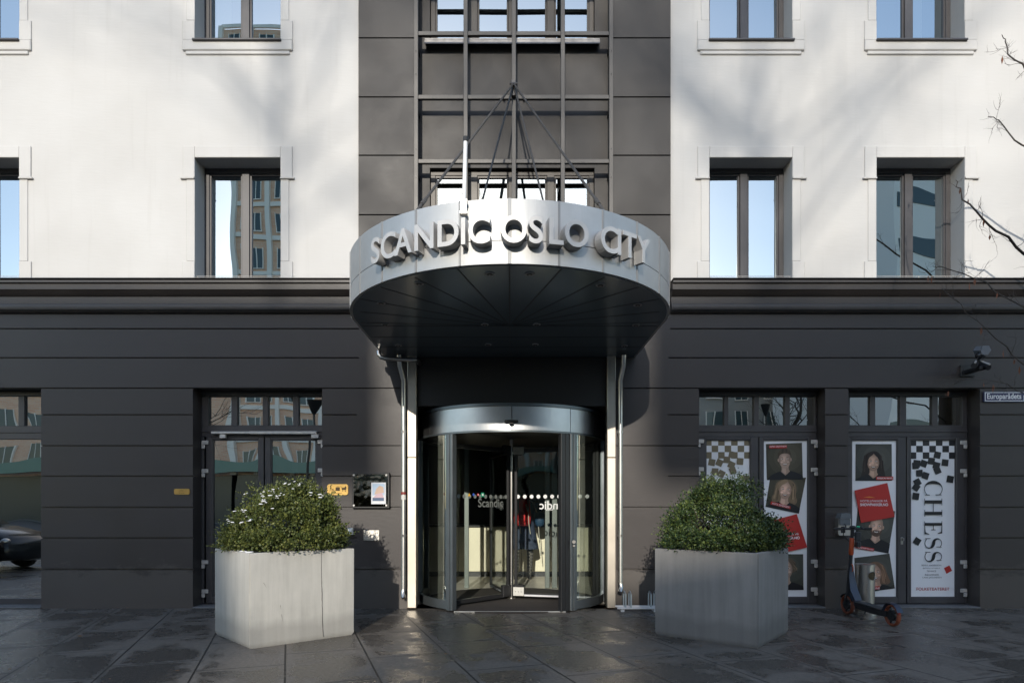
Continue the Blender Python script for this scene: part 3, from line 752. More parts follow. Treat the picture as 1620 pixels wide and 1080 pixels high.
# letters
LR = CRr+.115
def ang_for(px):
    lo, hi = -80, 80
    for _ in range(50):
        m_ = (lo+hi)/2; x, y = cp(m_, LR); q = CXP+F*x/(y+FZ)
        if q < px: lo = m_
        else: hi = m_
    return lo
LET = [('S',592),('C',612.5),('A',636),('N',669.5),('D',708),('I',732),('C',757.5),('O',813),('S',848.5),('L',881),('O',913.5),('C',966),('I',981.5),('T',998),('Y',1020)]
caps = .216
cache = {}
for ch, px in LET:
    if ch not in cache:
        me = text_mesh(ch, 1, extrude=.16, offset=.012, bevel=.006)
        xs = [v.co.x for v in me.vertices]; ys = [v.co.y for v in me.vertices]; cache[ch] = (me, min(xs), max(xs), min(ys), max(ys))
    me, x0, x1, y0, y1 = cache[ch]
    a = ang_for(px); c = cp(a, LR-.055); s = .318
    yc = .365 if ch in 'SCANDILOTY' else 0
    Ct = Matrix.Translation((-(x0+x1)/2, -(y0+y1)/2, 0))
    wsc = {'A':.96,'N':1.0,'D':1.02}.get(ch, 1.0)
    s = caps*(1.03 if ch in 'SCO' else 1)/(y1-y0)
    MM = Matrix.Translation((c[0], c[1], 3.548)) @ Matrix.Rotation(R(a), 4, 'Z') @ FRONT @ Matrix.Diagonal((s*.90*wsc, s, .047/.166, 1)) @ Ct
    q = MB(); q.mesh_from(me, MM); q.build('raised_letter', [M['letter']], can)
# lamp tube clipped to fascia
pole = empty('pole_lamp', P(736, 338, 5.25), 'pale upright tube with black cap clipped to the canopy front above the letters', 'flagpole holder')
q = MB(); q.tube([P(734, 322, 5.25), P(736.5, 223, 5.25)], .0165, 12); q.build('tube', mat('pale_enamel', (.72,.72,.72), .35), pole, smooth=True)
q = MB(); q.tube([P(736.5, 224, 5.25), P(737, 217, 5.25)], [.020, .022], 12); q.tube([P(734, 221, 5.25), P(741, 222, 5.25)], .012, 8); q.build('cap', M['black'], pole)
q = MB(); c = P(734, 339, 5.26); q.box(c.x-.028, c.x+.022, c.y-.02, c.y+.03, c.z, c.z+.115, .004); q.box(c.x-.034, c.x+.028, c.y-.026, c.y+.03, c.z-.005, c.z+.02, .003); q.box(c.x-.034, c.x+.028, c.y-.026, c.y+.03, c.z+.095, c.z+.115, .003); q.build('clamp', M['chrome'], pole)

# ================================================================ DRAINPIPES
for px, lab, zb in ((640.5, 'thin steel drainpipe left of the revolving door with elbow at canopy corner', 943), (979.5, 'thin steel drainpipe right of the revolving door above the bike rack', 934)):
    dp = empty('drainpipe', (X(px), -.10, H(zb)), lab, 'drainpipe')
    q = MB(); x = X(px); sx = -1 if px < 800 else 1
    q.tube([(x-.035*1 if px < 800 else x+.02, -.24, U0-.03), (x-.03 if px < 800 else x+.02, -.22, 3.15), (x, -.105, 2.98), (x, -.10, 2.6), (x, -.10, H(zb)+.12), (x-.01*sx*-1, -.11, H(zb)+.06), (x+.012*sx*-1, -.15, H(zb))], .030, 14)
    q.build('pipe', M['chrome'], dp, smooth=True)
    q = MB()
    for zz in (2.3, .95): q.tube([(x, -.10, zz), (x, -.10, zz+.03)], .036, 14); q.box(x-.006, x+.006, -.07, .0, zz+.005, zz+.025)
    q.build('pipe_clip', M['chrome'], dp)
    if px < 800:
        q = MB(); q.tube([(x, -.10, H(782)), (x, -.10, H(778))], .033, 14); q.mi = 1; q.tube([(x, -.10, H(790)), (x, -.10, H(783))], .033, 14); q.build('pipe_tape', [mat('red_tape', (.2,.02,.015), .5), M['switch']], dp)
        q = MB(); q.tube([(X(598.5, 8.2), -.36, U0-.01), (X(599, 8.2), -.37, 3.26), (X(603, 8.2), -.38, 3.222), (X(610, 8.2), -.38, 3.205), (X(650, 8.2), -.38, 3.19), (X(656, 8.2), -.36, 3.19), (X(659,8.2), -.25, 3.2), (X(659,8.2), -.095, 3.2)], .028, 12); q.build('elbow_pipe', M['chrome'], dp, smooth=True)

# ================================================================ WALL FITTINGS
def rrect(x0, x1, z0, z1, c, n=4):
    o = []
    for cx, cz, a0 in ((x1-c, z1-c, 0), (x0+c, z1-c, 90), (x0+c, z0+c, 180), (x1-c, z0+c, 270)):
        for i in range(n+1): a = R(a0+90*i/n); o.append((cx+c*math.cos(a), cz+c*math.sin(a)))
    return o
def plate(mb, pts2, y0, y1): mb.prism(pts2, lambda a, b: (a, y0, b), lambda a, b: (a, y1, b))
# brass plaque with icons
t = empty('brass_plaque', P(534.5, 782), 'larger brass plaque with wheelchair, suitcase and pram icons beside the left door', 'plaque')
t.location.y = -.01; WORG[t.name] = Vector(t.location)
q = MB(); plate(q, rrect(X(518), X(551), H(782.5), H(765.5), .03), -.014, .0); q.build('plate', M['gold'], t)
q = MB(); yy = -.0165
def pp(px, py): return (X(px), yy, H(py))
def disc(mb, px, py, r, n=12, sq=1): mb.poly([(X(px)+r*math.cos(2*math.pi*i/n), yy, H(py)+sq*r*math.sin(2*math.pi*i/n)) for i in range(n)])
def ringf(mb, px, py, r, t_, a0=0, a1=360, n=16):
    for i in range(n):
        A, B = R(a0+(a1-a0)*i/n), R(a0+(a1-a0)*(i+1)/n)
        mb.poly([(X(px)+rr*math.cos(g), yy, H(py)+rr*math.sin(g)) for rr, g in ((r, A), (r, B), (r-t_, B), (r-t_, A))])
def bar(mb, x0, y0, x1, y1, w_):
    a, b = Vector(pp(x0, y0)), Vector(pp(x1, y1)); d = (b-a).normalized(); n = Vector((-d.z, 0, d.x))*w_/2
    mb.poly([a+n, b+n, b-n, a-n])
ringf(q, 525, 773.5, .022, .006, 90, 380); disc(q, 523.5, 768.3, .008); bar(q, 523.6, 769, 524, 773, .009); bar(q, 524, 773, 527.2, 773.3, .007); bar(q, 527.2, 773.3, 528.5, 776, .007)
q.poly([pp(531.5, 776), pp(538, 776), pp(538, 770.5), pp(531.5, 770.5)]); ringf(q, 534.8, 770.5, .012, .004, 0, 180, 8)
ringf(q, 542.5, 776, .008, .004); ringf(q, 547, 776, .008, .004); q.poly([pp(541.2, 774.5), pp(548, 774.5), pp(548.4, 771), pp(541, 771)]); q.poly([pp(545.2, 770.9), pp(548.6, 770.9), pp(547.4, 768.3)]); bar(q, 541, 771, 539.6, 769, .005)
q.build('engraved_icons', M['engrave'], t, fix=False)
q = MB(); put_text(q, 'Velkommen', X(534.5), yy, H(779.6), .016, .12); q.build('engraving', M['engrave'], t, fix=False)
t = empty('brass_plaque', P(287.5, 782), 'small narrow brass plate on the wide dark pier left of the door', 'plaque'); t.location.y = 0; WORG[t.name] = Vector(t.location)
q = MB(); plate(q, rrect(X(276), X(300.5), H(781.8), H(772.8), .02), -.012, .0); q.build('plate', M['gold'], t)
q = MB(); put_text(q, 'HOTELL', X(288), -.0145, H(775.8), .012, .06); put_text(q, 'Inngang', X(288), -.0145, H(779.3), .012, .07); q.build('engraving', M['engrave'], t, fix=False)
# glazed notice case
t = empty('notice_case', P(587.5, 803), 'square black mirrored notice case with one small poster left of the entrance', 'notice case'); t.location.y = 0; WORG[t.name] = Vector(t.location)
q = MB(); q.box(X(558.5), X(617.5), -.055, .0, H(803.5), H(747.5), .006); q.build('case_body', M['black'], t)
m_, nt_, p_ = newmat('mirror_black'); p_.inputs['Base Color'].default_value = (.30,.27,.23,1); p_.inputs['Metallic'].default_value = 1; p_.inputs['Roughness'].default_value = .06
bump(nt_, p_, noise(nt_, wpos(nt_), 5, 2), 1, .02); M['mirror'] = m_
q = MB(); q.poly([(X(561), -.0575, H(801)), (X(615), -.0575, H(801)), (X(615), -.0575, H(750)), (X(561), -.0575, H(750))]); q.build('glass_front', M['mirror'], t, fix=False)
for px, py in ((561.8,751.5),(612.8,751.5),(561.8,799),(612.8,799)):
    q = MB(); q.cyl((X(px), -.075, H(py)), (X(px), -.0585, H(py)), .013, 12); q.build('stud', M['hinge'], t)
def quad_px(mb, x0, y0, x1, y1, y, Z=FZ): mb.poly([(X(x0,Z), y, H(y1,Z)), (X(x1,Z), y, H(y1,Z)), (X(x1,Z), y, H(y0,Z)), (X(x0,Z), y, H(y0,Z))])
q = MB(); q.box(X(589), X(612), -.066, -.059, H(797), H(763), .001); q.mi = 1; quad_px(q, 591, 765, 610, 783, -.068)
q.mi = 2; q.poly([(X(594), -.0695, H(782)), (X(609), -.0695, H(779)), (X(608), -.0695, H(770)), (X(602), -.0695, H(768)), (X(597), -.0695, H(773))])
q.mi = 3; quad_px(q, 591, 787, 609, 792, -.068); q.mi = 4; q.poly([(X(592), -.071, H(787)), (X(609), -.071, H(787)), (X(606), -.071, H(779)), (X(598), -.071, H(781))])
q.build('small_poster', [M['paper'], mat('poster_sky', (.40,.50,.62), .5), mat('poster_sand', (.55,.38,.28), .5), mat('poster_navy', (.06,.10,.18), .5), mat('poster_pink', (.55,.38,.42), .5)], t, fix=False)
t = empty('wall_switch', P(554.5, 846), 'small white switch box right of the left bush', 'switch'); t.location.y = 0; WORG[t.name] = Vector(t.location)
q = MB(); q.box(X(550.5), X(559.5), -.035, 0, H(845.5), H(834.5), .005); q.build('housing', M['switch'], t)
q = MB(); q.box(X(552.3), X(557.7), -.041, -.0355, H(843.5), H(836.5), .003); q.build('rocker', M['enamel'], t)
t = empty('access_plate', P(588, 854), 'flat satin steel plate with small keyhole below the notice case', 'plate'); t.location.y = 0; WORG[t.name] = Vector(t.location)
q = MB(); q.box(X(575.5), X(600.2), -.012, 0, H(854.5), H(837.8), .003); q.build('cover', M['plate'], t)
q = MB(); q.box(X(586), X(588.5), -.0135, -.0121, H(846.6), H(845)); 
for px, py in ((577.3,839.5),(598.5,839.5),(577.3,852.8),(598.5,852.8)): q.cyl((X(px), -.0135, H(py)), (X(px), -.0121, H(py)), .004, 8)
q.build('keyhole', M['black'], t)
# intercom / key dispenser on the right pier
t = empty('card_reader_box', P(1330, 846), 'grey metal box with smoky cover on the narrow pier behind the scooter', 'intercom'); t.location.y = 0; WORG[t.name] = Vector(t.location)
q = MB(); plate(q, rrect(X(1320.5), X(1340), H(846), H(818), .02), -.10, 0); q.build('housing', M['plate'], t)
q = MB(); plate(q, [(X(1321), H(819.5)), (X(1339), H(819.5)), (X(1337), H(812)), (X(1331), H(810.5)), (X(1324), H(811.5))], -.13, -.0); plate(q, rrect(X(1322), X(1338), H(830), H(819.8), .01), -.118, -.101); q.build('cover', mat('smoky_cover', (.12,.13,.14), .15), t)
q = MB(); q.box(X(1332), X(1336), -.106, -.1005, H(824.5), H(822)); q.build('indicator', mat('red_mark', (.4,.02,.02), .5), t)
q = MB(); q.box(X(1324), X(1331), -.108, -.1005, H(842), H(832), .003); q.build('keypad', M['black'], t)
# security camera cluster
t = empty('security_camera', P(1527, 590), 'cluster of one domed and two small cameras on the dark wall above the right door', 'security camera'); t.location.y = 0; WORG[t.name] = Vector(t.location)
q = MB(); q.box(X(1524), X(1533), -.30, -.0, H(592), H(586), .005); q.box(X(1518), X(1540), -.03, 0, H(596), H(578), .004); q.tube([(X(1530), -.2, H(588)), (X(1531), -.2, H(574))], .02, 8); q.build('bracket', M['black'], t)
q = MB(); q.tube([(X(1533), -.16, H(559)), (X(1531.5), -.32, H(563))], [.060, .066], 6); q.build('hood', mat('camera_hood', (.22,.235,.26), .35, .3), t)
q = MB(); c = Vector((X(1529.5), -.25, H(569))); q.ell(c, (.06,.06,.05)); q.build('dome', mat('dark_dome', (.02,.02,.022), .08), t, smooth=True)
for (a, b) in (((1526, 581), (1512, 587)), ((1533, 581), (1534, 590))):
    q = MB(); q.tube([(X(a[0]), -.20, H(a[1])), (X(b[0]), -.34, H(b[1]))], .036, 12); q.mi = 1; q.tube([(X(a[0])-.0, -.21, H(a[1])+.036), (X(b[0])-.0, -.36, H(b[1])+.036)], .013, 6); q.build('camera_body', [M['black'], M['hinge']], t, smooth=30)
# street name sign
t = empty('street_sign', (X(1555)+.6, 0, H(636)), 'dark blue enamel street name sign with white border on the dark wall', 'street sign')
q = MB(); plate(q, rrect(X(1554.5), X(1554.5)+1.05, H(636), H(619.5), .012), -.022, -.004); q.build('sign_plate', M['blue'], t)
q = MB(); x0, x1, z0, z1 = X(1556), X(1556)+1.026, H(634.8), H(620.7); w_ = .009
for a in ((x0, x1, z0, z0+w_), (x0, x1, z1-w_, z1), (x0, x0+w_, z0+w_, z1-w_), (x1-w_, x1, z0+w_, z1-w_)): q.poly([(a[0], -.0245, a[2]), (a[1], -.0245, a[2]), (a[1], -.0245, a[3]), (a[0], -.0245, a[3])])
q.build('border', M['enamel'], t, fix=False)
q = MB(); me = text_mesh('Europarådets plass', .098, offset=.002, align='LEFT', spacing=1.0); q.mesh_from(me, Matrix.Translation((X(1559), -.0245, H(627.4))) @ FRONT @ Matrix.Diagonal((.86,1,1,1))); q.build('lettering', M['enamel'], t, fix=False)

# bike rack by the wall
t = empty('bike_rack', (X(1005), -.2, 0), 'low galvanised bike rack with upright hoops right of the revolving door', 'bike rack')
M['galv'] = mat('galvanised', (.42,.47,.52), .35, .8, .1, 10)
q = MB(); xe = 2.35
for yy, zz in ((-.10, .045), (-.26, .045)): q.tube([(X(971.5), yy, zz), (xe, yy, zz)], .014, 8)
for xx in (X(980), X(1030)): q.box(xx-.02, xx+.02, -.26, -.10, .0, .03)
q.build('base_rail', M['paper'], t)
for px in (988.5, 1027.5, 1066.5):
    xx = X(px); hw = X(4.2)-X(0)
    q = MB(); q.tube([(xx-hw, -.26, .05), (xx-hw, -.26, .22), (xx-hw+.0, -.16, .25), (xx-hw, -.10, .22), (xx-hw, -.10, .05)], .011, 8)
    q.tube([(xx+hw, -.26, .05), (xx+hw, -.26, .22), (xx+hw, -.16, .25), (xx+hw, -.10, .22), (xx+hw, -.10, .05)], .011, 8); q.build('hoop', M['galv'], t, smooth=True)

# ================================================================ PLANTERS AND BUSHES
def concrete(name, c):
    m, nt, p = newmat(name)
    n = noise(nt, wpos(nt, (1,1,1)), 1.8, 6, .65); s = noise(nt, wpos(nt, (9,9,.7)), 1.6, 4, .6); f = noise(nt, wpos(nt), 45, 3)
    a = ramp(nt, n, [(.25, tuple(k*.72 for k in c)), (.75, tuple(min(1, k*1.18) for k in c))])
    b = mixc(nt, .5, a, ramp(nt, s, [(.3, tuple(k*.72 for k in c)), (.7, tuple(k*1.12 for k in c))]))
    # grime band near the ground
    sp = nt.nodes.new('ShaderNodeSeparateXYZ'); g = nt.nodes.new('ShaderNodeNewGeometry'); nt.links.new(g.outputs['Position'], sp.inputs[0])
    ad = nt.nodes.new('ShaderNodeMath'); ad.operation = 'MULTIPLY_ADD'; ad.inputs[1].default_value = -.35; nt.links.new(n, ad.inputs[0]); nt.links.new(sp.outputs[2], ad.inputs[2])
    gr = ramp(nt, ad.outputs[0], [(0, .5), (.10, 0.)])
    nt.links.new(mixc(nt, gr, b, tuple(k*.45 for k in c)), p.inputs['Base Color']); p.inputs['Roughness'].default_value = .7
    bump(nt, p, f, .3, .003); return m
M['conc_lit'] = concrete('fibre_concrete_lit', (.45,.43,.39)); M['conc_shade'] = concrete('fibre_concrete_shaded', (.22,.212,.205))  # one concrete in two tones: sunlight and shade put into the colour
M['soil'] = mat('soil', (.02,.015,.01), .95)
M['crack'] = mat('crack_dark', (.09,.085,.08), .9)
def leafmat(name, c0, c1, c2):
    m, nt, p = newmat(name); g = nt.nodes.new('ShaderNodeNewGeometry')
    n = noise(nt, wpos(nt), 9, 3)
    ad = nt.nodes.new('ShaderNodeMath'); ad.operation = 'MULTIPLY_ADD'; ad.inputs[1].default_value = .5
    nt.links.new(g.outputs['Random Per Island'], ad.inputs[0]); nt.links.new(n, ad.inputs[2])
    nt.links.new(ramp(nt, ad.outputs[0], [(.35, c0), (.75, c1), (1, c2)]), p.inputs['Base Color'])
    p.inputs['Roughness'].default_value = .45; p.inputs['Specular IOR Level'].default_value = .35
    return m
M['leaf_a'] = leafmat('box_leaf_a', (.026,.036,.010), (.065,.085,.022), (.15,.16,.04)); M['leaf_b'] = leafmat('box_leaf_b', (.014,.026,.010), (.032,.058,.020), (.11,.14,.035))
M['twig'] = mat('twig_bark', (.06,.045,.03), .9); M['snow'] = mat('snow_flake', (.8,.8,.82), .6)
def planter(lc, fc, rc, h, mt, lab, crack=False):
    """left, front, right corner as (px, base_py)"""
    def base(px, py): Z = F*CH/(py-CYP); return Vector((X(px, Z), Z-FZ, 0))
    L_, F_, R_ = base(*lc), base(*fc), base(*rc); B_ = L_+R_-F_; ctr = (L_+R_)/2
    t = empty('planter', ctr, lab, 'planter', 'concrete planters flanking the entrance')
    ring = [L_, F_, R_, B_]
    q = MB(); th = .05
    def off(d, z): return [ctr+(v-ctr)*(1-d/((v-ctr).length)*1.41)+Vector((0,0,z)) for v in ring]
    rs = [off(.02, .0), off(.004, .03), off(.0, .06), off(-.002, h-.006), off(.004, h), off(th-.006, h), off(th, h-.006), off(th, h-.16)]
    q.loft(rs, cap=False)
    bmesh.ops.bevel(q.bm, geom=[e for e in q.bm.edges if abs(e.verts[0].co.z-e.verts[1].co.z) > .3], offset=.008, segments=2, affect='EDGES')
    q.build('planter_box', mt, t, smooth=30)
    q = MB(); q.poly(off(th-.01, h-.07)); q.build('soil', M['soil'], t)
    if crack:
        d = (R_-F_); dn = d.normalized(); n = Vector((dn.y, -dn.x, 0)); 
        q = MB(); r2 = random.Random(3); xx = .66; pts = []
        for i in range(31):
            z = h-.005-(h-.03)*i/30; xx += r2.uniform(-.003, .003)*(0 if i < 8 else 1); pts.append((xx, z, .0022+r2.uniform(0, .0016)*(i > 10)))
        for (a, z0, w0), (b, z1, w1) in zip(pts, pts[1:]):
            o = [F_+d*a-dn*w0, F_+d*a+dn*w0, F_+d*b+dn*w1, F_+d*b-dn*w1]
            zz = [z0, z0, z1, z1]; q.poly([v+n*.004+Vector((0,0,k)) for v, k in zip(o, zz)])
        for (x_, z_, dx_, dz_) in ((.28,.30,.015,-.09),(.12,.62,.03,-.06),(.27,.39,.006,-.05)):
            a = F_+d*x_+n*.004+Vector((0,0,z_)); b = a+d*dx_+Vector((0,0,dz_)); q.poly([a-dn*.0015, a+dn*.0015, b])
        q.build('crack', M['crack'], t, fix=False)
    return t, ctr, [L_, F_, R_, B_]
PL = planter((340,1003.5), (395,1027), (560.5,1003.5), .905, M['conc_lit'], 'concrete planter, tone lightened as sunlit, with a thin vertical crack, left of the entrance', True)
PR = planter((1036,1003.5), (1199.5,1027), (1247,1001.5), .905, M['conc_shade'], 'concrete planter, tone darkened as shaded, right of the entrance, in front of the posters')
def bush(ctr, sx, sy, z0, zt, mt, lab, seed, skew=0, snow=False, n=46000, peak=0):
    r = random.Random(seed)
    t = empty('boxwood_bush', (ctr.x, ctr.y, z0), lab, 'bush', 'clipped bushes growing in the planters')
    # lumpy dome: many sub-balls
    lumps = []
    for i in range(70):
        a = r.uniform(0, 2*math.pi); v = r.random()**.5
        el_ = r.uniform(-.05, 1)
        rr = math.sqrt(max(0, 1-max(0, el_)**2.3))
        lumps.append((Vector((ctr.x+sx*.80*rr*math.cos(a)+skew*el_, ctr.y+sy*.80*rr*math.sin(a), z0+(zt-z0)*.86*max(.05, el_))), r.uniform(.07, .19)))
    for i in range(26):
        a = 2*math.pi*i/26; lumps.append((Vector((ctr.x+sx*.86*math.cos(a), ctr.y+sy*.86*math.sin(a), z0+.06+r.uniform(-.03,.08))), r.uniform(.09, .15)))
    q = MB()
    def leaf(c, d, s, wd):
        u = d.cross(Vector((r.uniform(-1,1), r.uniform(-1,1), r.uniform(-1,1)))).normalized(); n_ = d.cross(u)
        p0 = c; p1 = c+d*s*.5+u*s*wd+n_*s*.08; p2 = c+d*s; p3 = c+d*s*.5-u*s*wd+n_*s*.08
        q.poly([p0, p1, p2, p3])
    for i in range(n):
        c, rad = r.choice(lumps); d = Vector((r.gauss(0,1), r.gauss(0,1), r.gauss(.25,1))).normalized()
        p = c+d*rad*(r.uniform(.45, 1.02) if r.random() < .93 else r.uniform(1.02, 1.28))
        if p.z < z0+.03+.02*r.random() and r.random() < .93: continue
        if p.z < z0: continue
        dd = (d+Vector((r.gauss(0,.6), r.gauss(0,.6), r.gauss(.2,.6)))).normalized()
        leaf(p, dd, r.uniform(.017, .030), r.uniform(.34, .46))
    # sprigs sticking out
    for i in range(300):
        c, rad = r.choice(lumps); d = (c+Vector((0,0,.12))-Vector((ctr.x, ctr.y, z0+.1))).normalized(); d = (d+Vector((r.gauss(0,.45), r.gauss(0,.45), r.gauss(.3,.35)))).normalized()
        b = c+d*rad*.9; L = r.uniform(.03, .13)
        for k in range(9):
            leaf(b+d*L*k/9, (d+Vector((r.gauss(0,.7), r.gauss(0,.7), r.gauss(0,.7)))).normalized(), r.uniform(.014, .024), .38)
    q.build('foliage', mt, t, fix=False)
    q = MB()
    for i in range(18):
        a = r.uniform(0, 6.28); e = Vector((ctr.x+sx*.6*math.cos(a), ctr.y+sy*.6*math.sin(a), z0+r.uniform(.2,.45))); q.tube([(ctr.x+.1*math.cos(a), ctr.y+.1*math.sin(a), z0-.10), (ctr.x*.5+e.x*.5, ctr.y*.5+e.y*.5, z0+.12), e], [.010,.007,.003], 5)
    q.build('stem', M['twig'], t)
    if snow:
        q = MB()
        for i in range(60):
            k = 0
            while k < 60:
                c, rad = r.choice(lumps); k += 1
                if c.z > z0+.18 and (c.x < ctr.x-.05 or c.z > z0+.42) and c.y < ctr.y+.1: break
            d = Vector((r.gauss(0,.5), -.9+r.gauss(0,.3), .75)).normalized(); p = c+d*(rad+.012)
            s = r.uniform(.008, .016); uu = Vector((r.uniform(.8,1.6), r.uniform(-.4,.4), r.uniform(-.15,.5))).normalized()
            q.ell(p, (s*1.5, s*1.0, s*.5), 6, 4, uu.to_track_quat('X', 'Z').to_matrix())
        q.build('snow', M['snow'], t, smooth=True, kind='stuff')
    return t
bush(PL[1]+Vector((-.0,0,0)), .63, .56, .88, 1.57, M['leaf_a'], 'dome shaped green bush flecked with white snow in the left planter', 11, .06, True)
bush(PR[1]+Vector((.0,0,0)), .62, .56, .88, 1.63, M['leaf_b'], 'dense dark green bush with bright tips and no snow in the right planter', 12, .05)
q = MB(); r = random.Random(5)
L_, F_, R_, B_ = PL[2]
for i in range(9):
    s_ = r.uniform(.02, .95); a = L_+(F_-L_)*s_; inw = (PL[1]-a).normalized()*r.uniform(.04,.06)
    q.ell(a+inw+Vector((0,0,.909)), (r.uniform(.02,.05), r.uniform(.012,.02), .006), 8, 4)
o = q.build('snow_patch', M['snow'], None, kind='stuff', label='thin white snow patches along the rim of the left planter', cat='snow')

# ================================================================ LITTER BIN
bx, bz = X(1368, 8.17), 8.17-FZ
t = empty('litter_bin', (bx, bz, 0), 'stainless steel cylinder litter bin with oval slot behind the scooter', 'litter bin')
q = MB(); n = 32; rr = .112; z1 = H(892.5, 8.17)
q.loft([[(bx+rr*math.cos(2*math.pi*i/n), bz+rr*math.sin(2*math.pi*i/n), z) for i in range(n)] for z in (.03, z1-.01)]); q.build('drum_body', M['chrome'], t, smooth=40)
q = MB(); q.loft([[(bx+r0*math.cos(2*math.pi*i/n), bz+r0*math.sin(2*math.pi*i/n), z) for i in range(n)] for r0, z in ((.118, z1-.012), (.118, z1+.004), (.108, z1+.010))]); q.build('lid', M['chrome'], t, smooth=40)
q = MB(); q.tube([(bx, bz, .0), (bx, bz, .03)], .14, 24); q.build('base', M['chrome'], t, smooth=40)
q = MB(); ca = R(-68)
ov = []
for i in range(20):
    a = 2*math.pi*i/20; th = ca+ .55*math.cos(a)*(1 if math.cos(a) < 0 else 1); ov.append((th, H(910.5, 8.07)+.050*math.sin(a)))
q.poly([(bx+(rr+.0025)*math.cos(ca+.0), 0, 0)]*0 or [(bx+(rr+.004)*math.cos(th), bz+(rr+.004)*math.sin(th), z) for th, z in ov]) if False else None
def ovp(k, r_): return [(bx+r_*math.cos(ca+.55*k*math.cos(2*math.pi*i/20)), bz+r_*math.sin(ca+.55*k*math.cos(2*math.pi*i/20)), H(910.5, 8.07)+.050*k*math.sin(2*math.pi*i/20)) for i in range(20)]
q.loft([ovp(1.0, rr+.002), ovp(.7, rr+.0025), ovp(.35, rr+.003), ovp(.02, rr+.003)], cap=False); q.mi = 1; q.loft([ovp(1.12, rr+.001), ovp(1.06, rr+.006), ovp(1.0, rr+.002)], cap=False)
q.build('slot', [mat('bin_inside', (.05,.035,.012), .8), M['chrome']], t, smooth=True)
